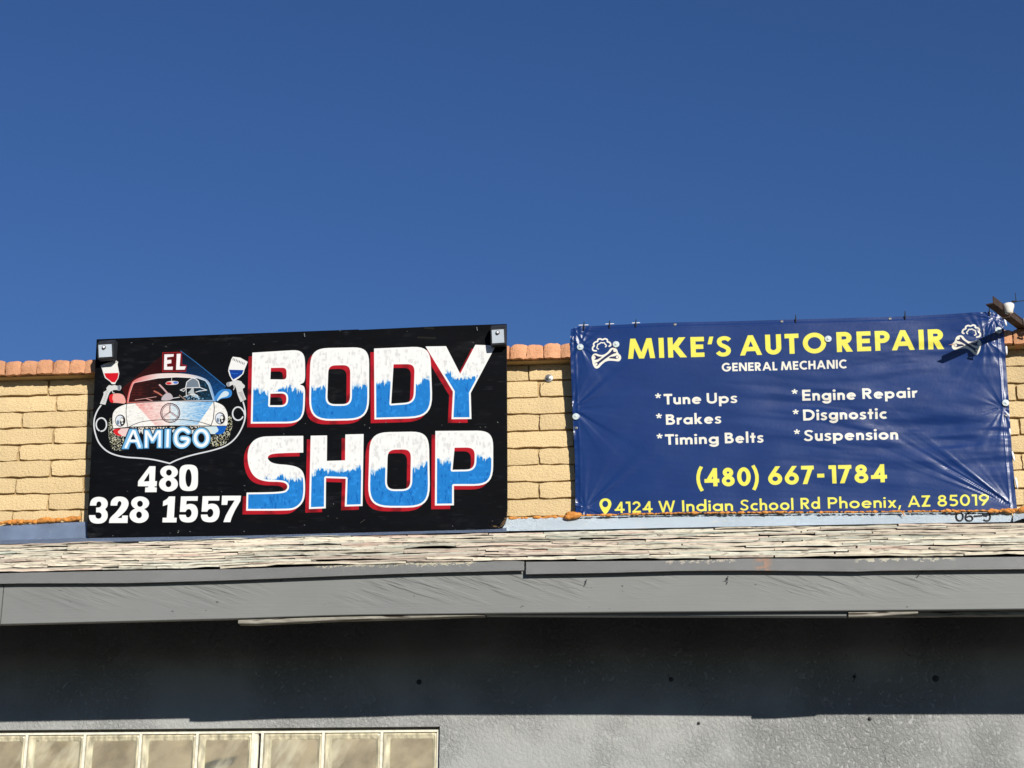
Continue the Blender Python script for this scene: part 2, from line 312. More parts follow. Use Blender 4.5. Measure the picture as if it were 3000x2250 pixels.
    c = A.cover([A.to(K([(2250, 830), (2500, 860), (2660, 1250), (2400, 1250)]))]); A.put(c, (.16, .42, .58), np.clip((vnoise(H, W, 10, 10, 34, 2) - .45) * 2, 0, .7))
    # wing mirrors
    A.poly(K(smooth([(430, 1210), (460, 1150), (580, 1118), (730, 1135), (790, 1225), (805, 1355), (640, 1330), (460, 1325)], 2)), (.93, .66, .62)); A.poly(K(smooth([(430, 1210), (460, 1150), (540, 1130), (500, 1230), (550, 1325), (460, 1325)], 2)), (.85, .13, .15))
    A.poly(K(smooth([(2700, 1260), (2740, 1160), (2830, 1050), (2960, 1022), (3085, 1040), (3100, 1150), (3040, 1222), (2850, 1235), (2780, 1295, 1)], 2)), (.22, .52, .80)); A.poly(K(smooth([(2760, 1270), (2880, 1100), (2960, 1060), (3040, 1110), (3000, 1190), (2850, 1220), (2780, 1295)], 2)), (.80, .87, .90))
    # tyres: dabbed black and white
    for tyre in ([(430, 1670), (500, 1640), (540, 1900), (720, 2070), (900, 2100), (880, 2345), (600, 2370), (480, 2320), (420, 2050)], [(3000, 1620), (3090, 1595), (3112, 1800), (3060, 2020), (2960, 2250), (2560, 2285), (2640, 2020), (2900, 2010), (2990, 1830)]):
        c = A.cover([A.to(K(smooth(tyre, 2)))]); A.put(c, (.04, .04, .05)); A.put(c, (.80, .80, .70), np.clip((vnoise(H, W, 5, 3.2, 35, 1) - .50) * 5, 0, 1)); A.put(c, (.75, .65, .25), np.clip((vnoise(H, W, 6, 6, 36, 1) - .84) * 8, 0, .8))
    # bonnet and wings
    body = smooth([(820, 1352, 1), (690, 1395), (565, 1470), (510, 1580), (512, 1760), (530, 1885, 1), (880, 1850, 1), (1740, 1822, 1), (2640, 1825, 1), (2985, 1825, 1), (3012, 1640), (2985, 1500), (2900, 1370), (2722, 1302, 1), (1740, 1290, 1)], 2)
    A.poly(K(body), (.95, .945, .92)); c = A.cover([A.to(K(body))]); A.put(c, (.72, .70, .68), np.clip((hatch - .62) * 3, 0, .35))
    A.poly(K([(1000, 1345), (1745, 1295), (1745, 1822), (1440, 1822)]), (.88, .45, .42), np.clip(1.15 - side * 2.2, .18, .9) * (.55 + .8 * (hatch - .3)))
    A.poly(K([(1745, 1295), (2690, 1310), (2350, 1800), (1900, 1822), (1745, 1822)]), (.25, .58, .86), np.clip(.10 + (side - .45) * 1.9, .1, .85) * (.6 + 1.1 * (hatch - .35)))
    DK = (.16, .13, .14)
    A.line(K([(822, 1350), (805, 1500), (815, 1680), (845, 1850)]), 1.5, DK); A.line(K([(2700, 1310), (2712, 1450), (2690, 1680), (2640, 1820)]), 2.0, DK)
    A.line(K(smooth([(870, 1848), (1100, 1735), (1500, 1695), (1750, 1688), (2050, 1690), (2350, 1722), (2640, 1815)], 2, False)), 1.6, DK)
    A.line(K([(530, 1885), (880, 1850), (1740, 1822), (2640, 1825), (2985, 1825)]), 1.6, DK); A.line(K([(820, 1345), (1000, 1330), (1750, 1282), (2722, 1300)]), 1.6, DK)
    A.line(K(ell(1760, 1545, 205, 205) + [(1965, 1545)]), 2.6, (.30, .14, .16)); A.line(K(ell(1760, 1545, 176, 176) + [(1936, 1545)]), 1.3, DK)
    for q in ((1748, 1350), (1600, 1640), (1915, 1632)): A.line(K([(1760, 1530), q]), 4.2, (.25, .12, .14)); A.line(K([(1766, 1536), q]), 2.0, (.93, .86, .86))
    for cx, cy in ((680, 1712), (2837, 1662)):
        A.poly(K(ell(cx, cy, 110, 130)), DK); A.poly(K(ell(cx - 8, cy, 92, 112)), (.86, .89, .92)); A.poly(K(smooth([(cx + 5, cy + 105), (cx - 10, cy + 10), (cx + 15, cy - 70), (cx + 80, cy - 60), (cx + 95, cy + 30), (cx + 60, cy + 95)], 2)), (.07, .07, .09)); A.poly(K(ell(cx + 35, cy - 15, 34, 40)), (.93, .93, .90)); A.poly(K(ell(cx - 50, cy + 40, 30, 50)), (.45, .52, .60)); A.poly(K(ell(cx + 45, cy + 55, 20, 20)), (.95, .95, .95))
    # bumper and grille
    A.poly(K([(525, 1895), (900, 1870), (800, 2060), (620, 2040), (540, 1985)]), (.92, .80, .78)); A.poly(K(smooth([(525, 1895), (720, 1880), (600, 1960), (740, 2050), (620, 2040), (540, 1985)], 1)), (.84, .14, .16))
    A.poly(K([(2490, 1840), (2982, 1828), (2925, 1970), (2852, 2010), (2640, 2000)]), (.80, .88, .90)); A.poly(K(smooth([(2760, 1835, 1), (2982, 1828, 1), (2925, 1970), (2852, 2010), (2700, 2002), (2820, 1930)], 1)), (.07, .36, .72))
    c = A.cover([A.to(K([(900, 1862), (2500, 1832), (2520, 1905), (920, 1925)]))]); A.put(c, (.10, .10, .10)); A.put(c, (.88, .84, .78), np.clip((vnoise(H, W, 6, 5, 37, 1) - .42) * 6, 0, 1))
    for xx in (1090, 1160, 1380, 1450, 1830, 2200, 2230, 2620): A.poly(K([(xx - 45, 1915), (xx + 45, 1912), (xx + 5, 2010)]), (.88, .88, .86))
    # driver with a brimmed hat, hand on the wheel, mirror and wipers
    WL = (.90, .90, .90); k4 = lambda q: K([(x + 1622, y) for x, y in q])
    A.poly(k4(smooth([(480, 1000), (495, 880), (620, 792), (740, 850), (778, 995), (740, 1010), (500, 1005)], 2)), (.45, .50, .55)); A.line(k4([(470, 1000), (495, 880), (560, 825), (620, 792), (690, 810), (745, 860), (778, 990)]), 2.6, WL)
    A.line(k4([(355, 1050), (470, 1005), (640, 1000), (780, 995), (925, 1052), (780, 1070), (690, 1095)]), 2.4, WL); A.line(k4([(355, 1050), (430, 1080), (480, 1020), (485, 1160)]), 2.2, WL)
    A.poly(k4(smooth([(600, 1000), (650, 1000), (650, 1120), (740, 1160), (770, 1240), (600, 1190), (560, 1120), (500, 1130), (580, 1050)], 1)), (.82, .84, .84), .85); A.line(k4([(430, 1200), (520, 1160), (640, 1140), (720, 1165), (760, 1240)]), 2.2, WL)
    c = A.cover([A.to(k4([(440, 1190), (700, 1150), (860, 1230), (850, 1262), (480, 1262)]))]); A.put(c, (.55, .72, .85), np.clip((vnoise(H, W, 5, 5, 38, 1) - .4) * 3, 0, .9))
    A.poly(K(smooth([(1560, 1250), (1600, 1170), (1700, 1100), (1780, 1130), (1830, 1220), (1760, 1275), (1580, 1282)], 2)), (.74, .70, .72)); A.line(K([(1690, 1110), (1610, 1020), (1530, 940)]), 5, (.80, .66, .66)); A.line(K([(1580, 1170), (1500, 1115), (1415, 1075)]), 4.5, (.72, .42, .36))
    A.line(K([(1000, 1265), (1240, 1230), (1460, 1195)]), 1.8, (.85, .66, .63)); A.line(K([(1240, 1235), (1370, 1280)]), 2.2, (.85, .60, .58)); A.line(K([(1800, 1230), (1960, 1205)]), 2.2, WL); A.line(K([(1960, 1165), (2100, 1270)]), 3, (.6, .5, .45))
    A.poly(K(smooth([(1650, 920), (1680, 870), (1790, 850), (1930, 860), (1945, 900), (1900, 935), (1700, 942)], 2)), (.90, .82, .82)); A.poly(K(ell(1730, 905, 60, 26)), (.80, .16, .16)); A.poly(K(ell(1875, 890, 50, 26)), (.30, .50, .80)); A.line(K([(1790, 780), (1790, 850)]), 1.6, WL)
    # AMIGO over the grille
    def amigo(out, holes=()):
        o = K(smooth(out, 2) if any(len(p) > 2 for p in out) else out)
        A.line(o + o[:1], 6.0, (.03, .09, .15)); A.poly(o, (.47, .72, .88)); 
        c = A.cover([A.to(o)] + [A.to(K(h)) for h in holes])
        if holes:
            for h in holes: A.poly(K(h), (.04, .10, .18))
        A.line(o + o[:1], 1.6, (.30, .55, .75))
    y5 = 1475
    amigo([(880, y5 + 420), (1035, y5 + 420), (1195, y5 + 840), (1050, y5 + 845), (1000, y5 + 720), (905, y5 + 720), (860, y5 + 850), (710, y5 + 850)], [[(950, y5 + 520), (1010, y5 + 640), (895, y5 + 640)]])
    amigo([(1195, y5 + 430), (1320, y5 + 430), (1385, y5 + 590), (1450, y5 + 430), (1600, y5 + 430), (1590, y5 + 830), (1470, y5 + 830), (1480, y5 + 610), (1405, y5 + 725), (1345, y5 + 725), (1300, y5 + 610), (1295, y5 + 835), (1190, y5 + 835)])
    amigo([(1640, y5 + 415), (1780, y5 + 412), (1765, y5 + 830), (1630, y5 + 830)])
    for (x0_, y0_), (x1_, y1_) in [((960, 460), (800, 810)), ((985, 470), (1100, 800)), ((905, 675), (1040, 675)), ((1240, 470), (1240, 800)), ((1260, 480), (1375, 660)), ((1375, 660), (1500, 470)), ((1535, 470), (1530, 790)), ((1710, 450), (1698, 790))]:
        A.line(K([(x0_, y5 + y0_), (x1_, y5 + y1_)]), 7.0, (.96, .965, .97))
    gs = ell(2012, y5 + 622, 145, 172, -50, -305, 30) 
    gpath = smooth([(2150, y5 + 480), (2080, y5 + 420), (1980, y5 + 420), (1890, y5 + 500), (1870, y5 + 630), (1900, y5 + 740), (1990, y5 + 790), (2080, y5 + 770), (2145, y5 + 700), (2150, y5 + 625), (2020, y5 + 620)], 2, False)
    opath = ell(2432, y5 + 612, 135, 165, 0, 360, 40) + [(2567, y5 + 612)]
    for q in (gpath, opath):
        A.line(K(q), 21, (.03, .09, .15)); A.line(K(q), 17.5, (.47, .72, .88)); A.line(K(q), 8.5, (.96, .965, .97))
    # EL above the roof
    A.poly(K([(1598, 245), (2005, 235), (2008, 505), (2110, 520), (2092, 650), (1592, 652)]), (.36, .05, .07)); A.line(K([(1598, 245), (2005, 235), (2008, 505), (2110, 520), (2092, 650), (1592, 652), (1598, 245)]), 2.2, (.62, .12, .15))
    A.poly(K([(1632, 280), (1838, 275), (1832, 328), (1692, 345), (1692, 402), (1785, 396), (1785, 472), (1692, 488), (1692, 548), (1818, 545), (1812, 615), (1622, 615)]), (.95, .92, .92)); A.poly(K([(1900, 270), (1988, 265), (1966, 540), (2100, 538), (2072, 612), (1885, 615)]), (.95, .94, .94))
    # spray guns
    GR = (.84, .84, .83)
    A.poly(K([(255, 530), (300, 500), (440, 450), (600, 415), (635, 440), (622, 500), (660, 690), (640, 800), (590, 880), (570, 925), (500, 925), (460, 870), (350, 790), (310, 680), (285, 590)]), (.93, .93, .91)); A.poly(K([(335, 690), (645, 682), (625, 800), (565, 885), (500, 882), (450, 838), (372, 780)]), (.82, .09, .15))
    for i in range(8): A.line(K([(305 + i * 42, 575 - i * 16), (318 + i * 42, 535 - i * 15)]), 1.3, DK)
    A.poly(K(smooth([(370, 1015), (440, 935), (500, 960), (560, 935), (610, 965), (690, 940), (710, 1010), (670, 1075), (600, 1045), (500, 1060), (440, 1120), (360, 1370, 1), (240, 1350, 1), (330, 1130), (305, 1100), (400, 1050)], 2)), GR); A.poly(K([(620, 960), (690, 950), (680, 1065), (625, 1050)]), (.50, .52, .56)); A.line(K([(500, 1050), (520, 1110), (550, 1112)]), 2.6, GR)
    for i in range(7): A.line(K([(300 + i * 14, 1320 - i * 38), (345 + i * 12, 1300 - i * 38)]), 1.0, (.4, .4, .42), .8)
    A.poly(k4([(1490, 330), (1650, 350), (1812, 440), (1790, 500), (1745, 610), (1720, 700), (1640, 780), (1530, 855), (1480, 850), (1420, 740), (1390, 640), (1400, 570), (1460, 380)]), (.94, .94, .92)); A.poly(k4([(1410, 612), (1722, 620), (1690, 705), (1600, 770), (1500, 825), (1452, 760)]), (.05, .24, .58)); A.line(k4([(1440, 680), (1520, 700), (1600, 690)]), 2, (.20, .45, .80), .8)
    for i in range(8): A.line(k4([(1500 + i * 34, 365 + i * 14), (1492 + i * 34, 405 + i * 14)]), 1.6, DK)
    A.poly(k4(smooth([(1350, 885), (1450, 872), (1560, 830), (1680, 860), (1690, 900), (1755, 950), (1745, 1005), (1690, 1022), (1780, 1250, 1), (1660, 1312, 1), (1590, 1150), (1560, 1000), (1500, 920), (1400, 988), (1355, 960)], 2)), GR); A.poly(k4([(1360, 890), (1420, 880), (1420, 980), (1368, 970)]), (.58, .58, .60)); A.line(k4([(1500, 920), (1525, 1000), (1505, 1045)]), 2.4, GR)
    for i in range(8): A.line(k4([(1610 + i * 14, 1110 + i * 22), (1690 + i * 8, 1090 + i * 22)]), 1.2, (.35, .33, .34), .8)
    # hoses
    HS = (.86, .87, .88)
    A.line(K(smooth([(262, 1385), (180, 1500), (120, 1660), (108, 1800), (130, 1960), (205, 2190), (370, 2365), (560, 2455), (800, 2505), (1100, 2520), (1400, 2550), (1750, 2636, 1), (1900, 2560), (2200, 2460), (2700, 2350), (2990, 2250), (3200, 2070), (3345, 1800), (3388, 1600), (3370, 1430), (3335, 1310)], 2, False)), 4.4, HS)
    A.line(K(ell(272, 1798, 112, 142, 115, 455, 40)), 4.4, HS); A.line(K(ell(3225, 1560, 118, 142, 30, 330, 40) + [(3345, 1500), (3380, 1620)]), 4.4, HS)
    # nail heads, chips and old paint drips
    rg = np.random.RandomState(5)
    for i in range(46):
        x, y = rg.uniform(20, 1930), rg.choice([rg.normal(190, 12), rg.normal(75, 10), rg.uniform(760, 800), rg.uniform(1450, 1560), rg.uniform(100, 1500)])
        p = C2([(x, y)])[0]
        if i % 3 == 0: p = (rg.uniform(300, 720), rg.choice([1010, 1003, 1440, 1555, 1565]) + rg.uniform(-6, 6))
        v = rg.uniform(.25, .62); A.line([p, (p[0] + rg.uniform(-3, 3), p[1] + rg.uniform(-1.5, 1.5))], rg.uniform(1.2, 2.6), (v, v, v * .96), .9)
    for q in ([(1300, 145), (1425, 150)], [(1350, 75), (1410, 80)]): A.line(C2(q), 6, (.14, .14, .12), .8)
    for q in ([(880, 1490), (915, 1466)], [(100, 640), (190, 600)]): A.line(C2(q), 1.0, (.5, .5, .46), .7)
    c = A.cover([A.to([(1436, 1552), (1440, 1536), (1462, 1543), (1475, 1524), (1484, 1500), (1490, 1505), (1490, 1555)])]); A.put(c, (.42, .34, .24), np.clip((vnoise(H, W, 8, 14, 41, 2) - .35) * 4, 0, 1))
    return A.done()

def banner_art():
    src = [(1672, 960), (2938, 912), (2980, 1492), (1686, 1508)]
    W, H = 2600, 1150
    A = Art(W, H, homography(src, [(0, 0), (W, 0), (W, H), (0, H)]), (.070, .200, .440)); A.k = W / 1285.
    YEL, CRM = (.97, .93, .36), (.98, .955, .88)
    w = lambda s, a, b, c, d, cap, wt, col, gap=.12: word(A, s, a, b, c, d, cap, wt, col, gap)
    w("MIKE'S", 1840, 1052, 2142, 1043.5, 59, .25, YEL, .17); w('AUTO', 2168, 1042, 2421.5, 1033.5, 59, .25, YEL, .17); w('REPAIR', 2452, 1032, 2767, 1021.4, 59, .25, YEL, .17)
    w('GENERAL', 2115, 1089, 2277.6, 1085.5, 25, .235, CRM); w('MECHANIC', 2288, 1085, 2481, 1078.7, 25, .235, CRM)
    rows = [(('Tune', 1945, 1185.5, 2055, 1183.8), ('Ups', 2071, 1183.5, 2160, 1181), 31, (1919, 1171)), (('Brakes', 1951.5, 1245.2, 2113, 1241), None, 30.6, (1921.5, 1230)),
            (('Timing', 1949, 1304, 2106, 1300), ('Belts', 2124, 1299.5, 2236.6, 1296.5), 31, (1923.5, 1289.5)), (('Engine', 2350.8, 1173.3, 2508, 1170), ('Repair', 2527, 1168.5, 2687, 1164.6), 31.7, (2319, 1158)),
            (('Disgnostic', 2353.4, 1232.3, 2598.6, 1226), None, 32, (2322, 1218)), (('Suspension', 2356, 1293.5, 2632, 1287), None, 33, (2325.5, 1277))]
    for a, b, cap, (sx, sy) in rows:
        for q in (a, b):
            if q: w(q[0], q[1], q[2], q[3], q[4], cap, .235, CRM)
        w('*', sx + 1, sy + 13, sx + 19, sy + 12.5, 33, .26, CRM)
    for s, a, b, c, d in (('(480)', 2039, 1427, 2226, 1422.5), ('667', 2251, 1421, 2386, 1417.5), ('-', 2395, 1417.5, 2416, 1417), ('1784', 2429, 1416.5, 2599.5, 1412.5)): w(s, a, b, c, d, 53.5, .235, YEL)
    ad = [('4124', 1801, 1503, 1912.5, 1501.5), ('W', 1929.6, 1501, 1979, 1500), ('Indian', 1999, 1499.5, 2148, 1497.5), ('School', 2169, 1497, 2325, 1493.5), ('Rd', 2346, 1491.5, 2403, 1490), ('Phoenix,', 2426, 1489.5, 2640.7, 1486.5), ('AZ', 2660, 1485.5, 2726, 1484), ('85019', 2747, 1484, 2898, 1481)]
    for s, a, b, c, d in ad: w(s, a, b, c, d, 33, .195, YEL)
    A.poly(smooth([(1773.5, 1510, 1), (1758, 1487), (1755, 1474), (1760, 1463), (1773, 1458), (1787, 1463), (1792, 1474), (1789, 1487)], 3), YEL, holes=[ell(1773, 1476, 8.5, 9.5)])
    # gear and crossed spanners; the right one is the left one mirrored
    K1 = crop(1660, 950, .09042)
    gear = smooth([(960, 860), (850, 855), (835, 740), (905, 705), (860, 640), (930, 560), (1010, 560), (1000, 490), (1090, 460), (1160, 505), (1240, 455), (1330, 500), (1310, 570), (1400, 580), (1440, 680), (1380, 710)], 2, False)
    gear2 = smooth([(1030, 800), (970, 770), (1000, 700), (1000, 650), (1070, 630), (1110, 585), (1170, 605), (1220, 590), (1250, 650), (1300, 690), (1260, 730)], 2, False)
    boneA = smooth([(840, 1290), (830, 1200), (800, 1090), (840, 970), (950, 940), (1050, 990), (1190, 1000), (1340, 900), (1420, 770), (1540, 755), (1640, 810), (1670, 940), (1760, 1010), (1775, 1120), (1700, 1215), (1560, 1190), (1300, 1180), (1120, 1320), (1040, 1430), (920, 1440)], 2)
    wr1 = smooth([(905, 1285), (930, 1240), (1010, 1225), (1220, 1060), (1430, 900), (1460, 830), (1530, 810), (1500, 870), (1560, 910), (1620, 880), (1600, 940), (1500, 960), (1300, 1090), (1060, 1270), (1030, 1330), (960, 1360)], 1)
    wr2 = smooth([(880, 1010), (950, 1000), (1010, 1045), (1170, 1050), (1060, 1110), (980, 1150), (880, 1150), (940, 1100), (940, 1050)], 1); wr3 = smooth([(1350, 1105), (1420, 1050), (1540, 1045), (1640, 1000), (1710, 1070), (1640, 1135), (1520, 1115)], 2)
    cen = K1([(1290, 950)])[0]; cen2 = (2760 + 660 * .1085, 900 + 905 * .1085)
    def mir(q): return [(cen2[0] - (x - cen[0]) * .99, cen2[1] + (y - cen[1]) * .99 - (x - cen[0]) * -.07 * 1.0) for x, y in q]
    for m in (lambda q: q, mir):
        A.line(m(K1(gear)), 4.9, CRM); A.line(m(K1(gear2)), 3.6, CRM); A.poly(m(K1(boneA)), CRM)
        for q in (wr1, wr2, wr3): A.poly(m(K1(q)), (.16, .18, .34))
        for cx, cy in ((960, 1295), (1640, 1068)): A.poly(m(K1(ell(cx, cy, 42, 42))), CRM)
    A.a *= (.97 + .06 * vnoise(H, W, 120, 160, 51, 3))[..., None]
    # sun-faded, slightly dusty towards the hem
    n = np.clip(vnoise(H, W, 60, 260, 52, 3) - .6, 0, 1); A.a += (n * .05)[..., None]
    return A.done()
# ---------------------------------------------------------------- helpers
def lin(c): return tuple(((v / 12.92) if v <= .04045 else ((v + .055) / 1.055) ** 2.4) for v in c)
def mat(name, rgb, rough=.8, spec=.3, metal=0, var=.12, vscale=6, bump=.3, bscale=60, bdist=.002, stretch=(1, 1, 1), extra=None, var2=None):
    """noise-mottled principled material in object space; extra(nodes, links, principled, coord, colour socket) may add more"""
    m = bpy.data.materials.new(name); m.use_nodes = True; N = m.node_tree.nodes; L = m.node_tree.links; p = N['Principled BSDF']
    p.inputs['Roughness'].default_value = rough; p.inputs['Specular IOR Level'].default_value = spec; p.inputs['Metallic'].default_value = metal
    g = N.new('ShaderNodeNewGeometry'); mp = N.new('ShaderNodeMapping'); mp.inputs['Scale'].default_value = stretch; L.new(g.outputs['Position'], mp.inputs[0])
    n1 = N.new('ShaderNodeTexNoise'); n1.inputs['Scale'].default_value = vscale; n1.inputs['Detail'].default_value = 6; L.new(mp.outputs[0], n1.inputs['Vector'])
    r = N.new('ShaderNodeMapRange'); r.inputs[1].default_value = .3; r.inputs[2].default_value = .7; r.inputs[3].default_value = 1 - var; r.inputs[4].default_value = 1 + var; L.new(n1.outputs[0], r.inputs[0])
    mx = N.new('ShaderNodeMix'); mx.data_type = 'RGBA'; mx.blend_type = 'MULTIPLY'; mx.inputs[0].default_value = 1; mx.inputs[6].default_value = (*rgb, 1); L.new(r.outputs[0], mx.inputs[7])
    out = mx.outputs[2]
    n2 = N.new('ShaderNodeTexNoise'); n2.inputs['Scale'].default_value = bscale; n2.inputs['Detail'].default_value = 5; L.new(mp.outputs[0], n2.inputs['Vector'])
    b = N.new('ShaderNodeBump'); b.inputs['Strength'].default_value = bump; b.inputs['Distance'].default_value = bdist; L.new(n2.outputs[0], b.inputs['Height']); L.new(b.outputs[0], p.inputs['Normal'])
    if extra: out = extra(N, L, p, mp.outputs[0], out, b) or out
    L.new(out, p.inputs['Base Color']); return m
def noise(N, L, vec, scale, detail=4, sx=None, rough=.5):
    if sx:
        if len(sx) > 3:                                # turn first, then stretch
            q = N.new('ShaderNodeMapping'); q.inputs['Rotation'].default_value = sx[3]; L.new(vec, q.inputs[0]); vec = q.outputs[0]
        q = N.new('ShaderNodeMapping'); q.inputs['Scale'].default_value = sx[:3]
        L.new(vec, q.inputs[0]); vec = q.outputs[0]
    n = N.new('ShaderNodeTexNoise'); n.inputs['Scale'].default_value = scale; n.inputs['Detail'].default_value = detail; n.inputs['Roughness'].default_value = rough; L.new(vec, n.inputs['Vector']); return n.outputs[0]
def ramp(N, L, s, a, b, lo=0., hi=1.):
    r = N.new('ShaderNodeMapRange'); r.inputs[1].default_value = a; r.inputs[2].default_value = b; r.inputs[3].default_value = lo; r.inputs[4].default_value = hi; L.new(s, r.inputs[0]); return r.outputs[0]
def mixc(N, L, f, a, rgb):
    m = N.new('ShaderNodeMix'); m.data_type = 'RGBA'; L.new(f, m.inputs[0]); L.new(a, m.inputs[6]); m.inputs[7].default_value = (*rgb, 1); return m.outputs[2]
def math_(N, L, op, a, b):
    m = N.new('ShaderNodeMath'); m.operation = op
    for i, v in enumerate((a, b)):
        if isinstance(v, (int, float)): m.inputs[i].default_value = v
        else: L.new(v, m.inputs[i])
    return m.outputs[0]
def rebump(N, L, p, b, h, dist, strength=1.0):
    b2 = N.new('ShaderNodeBump'); b2.inputs['Strength'].default_value = strength; b2.inputs['Distance'].default_value = dist
    L.new(h, b2.inputs['Height']); L.new(b.outputs[0], b2.inputs['Normal']); L.new(b2.outputs[0], p.inputs['Normal']); return b2
def obj(name, me, m=None, parent=None, loc=None):
    if isinstance(me, bmesh.types.BMesh):
        bm = me; me = bpy.data.meshes.new(name); bmesh.ops.recalc_face_normals(bm, faces=bm.faces); bm.to_mesh(me); bm.free()
    o = bpy.data.objects.new(name, me); col.objects.link(o)
    if m:
        for q in (m if isinstance(m, (list, tuple)) else [m]): me.materials.append(q)
    if parent: o.parent = parent
    if loc is not None: o.location = loc
    return o
def thing(name, label, cat, loc=(0, 0, 0), group=None):
    o = bpy.data.objects.new(name, None); col.objects.link(o); o.location = loc; o.empty_display_size = .1; tag(o, label, cat, group); return o
def tag(o, label, cat, group=None):
    o['label'] = label; o['category'] = cat
    if group: o['group'] = group
def shade(o, ang=40):
    for f in o.data.polygons: f.use_smooth = True
    o.data.set_sharp_from_angle(angle=R_(ang)) if hasattr(o.data, 'set_sharp_from_angle') else None
def box(bm, x0, x1, y0, y1, z0, z1, bevel=0):
    vs_ = [bm.verts.new((x, y, z)) for x in (x0, x1) for y in (y0, y1) for z in (z0, z1)]
    fs = [bm.faces.new([vs_[i] for i in q]) for q in ((0, 1, 3, 2), (4, 6, 7, 5), (0, 4, 5, 1), (2, 3, 7, 6), (0, 2, 6, 4), (1, 5, 7, 3))]
    if bevel: bmesh.ops.bevel(bm, geom=list({e for f in fs for e in f.edges}), offset=bevel, segments=2, affect='EDGES', clamp_overlap=True)
    return fs
def rel(o, parent):      # world-space mesh under a parent that stands away from the origin
    o.location = -parent.location; return o
def prism(bm, pts, depth):
    """outline pts (Vectors, the front) extruded by +depth in y"""
    a = [bm.verts.new(p) for p in pts]; b = [bm.verts.new((p[0], p[1] + depth, p[2])) for p in pts]
    n = len(pts); bm.faces.new(a); bm.faces.new(b[::-1])
    for i in range(n): bm.faces.new((a[i], b[i], b[(i + 1) % n], a[(i + 1) % n]))
def tube(bm, pts, r, n=8, cap=True):
    rings = []
    for i, p in enumerate(pts):
        p = Vector(p); a = Vector(pts[max(0, i - 1)]); b = Vector(pts[min(len(pts) - 1, i + 1)]); d = (b - a).normalized()
        u = d.orthogonal().normalized() if abs(d.z) > .9 else d.cross(Vector((0, 0, 1))).normalized(); v = d.cross(u)
        rr = r[i] if isinstance(r, (list, tuple)) else r
        rings.append([bm.verts.new(p + (u * math.cos(2 * math.pi * k / n) + v * math.sin(2 * math.pi * k / n)) * rr) for k in range(n)])
    for a, b in zip(rings[:-1], rings[1:]):
        for k in range(n): bm.faces.new((a[k], a[(k + 1) % n], b[(k + 1) % n], b[k]))
    if cap: bm.faces.new(rings[0]); bm.faces.new(rings[-1][::-1])
def lathe(bm, prof, c, axis, n=20):
    axis = Vector(axis).normalized(); u = axis.orthogonal().normalized(); v = axis.cross(u); c = Vector(c); rings = []
    for r, h in prof: rings.append([bm.verts.new(c + axis * h + (u * math.cos(2 * math.pi * k / n) + v * math.sin(2 * math.pi * k / n)) * r) for k in range(n)])
    for a, b in zip(rings[:-1], rings[1:]):
        for k in range(n): bm.faces.new((a[k], a[(k + 1) % n], b[(k + 1) % n], b[k]))
    bm.faces.new(rings[0]); bm.faces.new(rings[-1][::-1])
def interp(pts, x):
    if x <= pts[0][0]: a, b = pts[0], pts[1]
    elif x >= pts[-1][0]: a, b = pts[-2], pts[-1]
    else:
        for a, b in zip(pts[:-1], pts[1:]):
            if a[0] <= x <= b[0]: break
    return a[1] + (b[1] - a[1]) * (x - a[0]) / (b[0] - a[0])
def wline(pix, Y):
    """a photo polyline on plane y = Y as (x, z) pairs"""
    return [(q.x, q.z) for q in (P(x, y, Y) for x, y in pix)]
XL, XR = -6.3, 3.5                                     # how far the building goes on to either side
YW, YF = -.85, -1.68                                   # faces of the lower wall and of the fascia
# ---------------------------------------------------------------- materials
def brick_x(N, L, p, v, c, b):
    h = noise(N, L, v, 60, 7, (1, 1, 1.8, (0, R_(12), 0)), .68); g = noise(N, L, v, 300, 2)
    h2 = math_(N, L, 'ADD', h, math_(N, L, 'MULTIPLY', g, .12)); rebump(N, L, p, b, h2, .013, .9)
    oi = N.new('ShaderNodeObjectInfo'); hv = N.new('ShaderNodeHueSaturation'); L.new(c, hv.inputs['Color']); L.new(ramp(N, L, oi.outputs['Random'], 0, 1, .88, 1.05), hv.inputs['Value']); c = hv.outputs[0]
    c = mixc(N, L, ramp(N, L, noise(N, L, v, 90, 3), .64, .76, 0, .6), c, (.30, .21, .09))
    c = mixc(N, L, ramp(N, L, noise(N, L, v, 3.5, 5, (1, 1, .5)), .58, .75, 0, .35), c, (.40, .31, .19))
    return mixc(N, L, ramp(N, L, noise(N, L, v, 2.2, 4), .45, .8, 0, .45), c, (.66, .50, .27))
M = {}
M['brick'] = mat('cream_painted_slump_block', (.70, .525, .28), .85, .2, var=.05, vscale=3, bump=.25, bscale=160, bdist=.003, extra=brick_x)
M['mortar'] = mat('cream_painted_mortar', (.36, .26, .13), .9, .15, var=.12, vscale=12, bump=.6, bscale=120, bdist=.004)
def cop_x(N, L, p, v, c, b):
    rebump(N, L, p, b, noise(N, L, v, 60, 6, None, .62), .010, .9)
    oi = N.new('ShaderNodeObjectInfo'); hv = N.new('ShaderNodeHueSaturation'); L.new(c, hv.inputs['Color']); L.new(ramp(N, L, oi.outputs['Random'], 0, 1, .80, 1.08), hv.inputs['Value']); c = hv.outputs[0]
    c = mixc(N, L, ramp(N, L, noise(N, L, v, 30, 4), .5, .75, 0, .6), c, (.50, .235, .12))
    return mixc(N, L, ramp(N, L, noise(N, L, v, 160, 2), .68, .76, 0, .6), c, (.16, .07, .04))
M['coping'] = mat('salmon_coping_brick', (.57, .287, .155), .85, .1, var=.16, vscale=9, bump=.3, bscale=220, bdist=.002, extra=cop_x)
M['coping_mortar'] = mat('coping_mortar', (.16, .07, .04), .9, .1, var=.2)
M['under'] = mat('coping_bed', (.42, .30, .15), .9, .1, var=.15, bscale=80, bdist=.003)
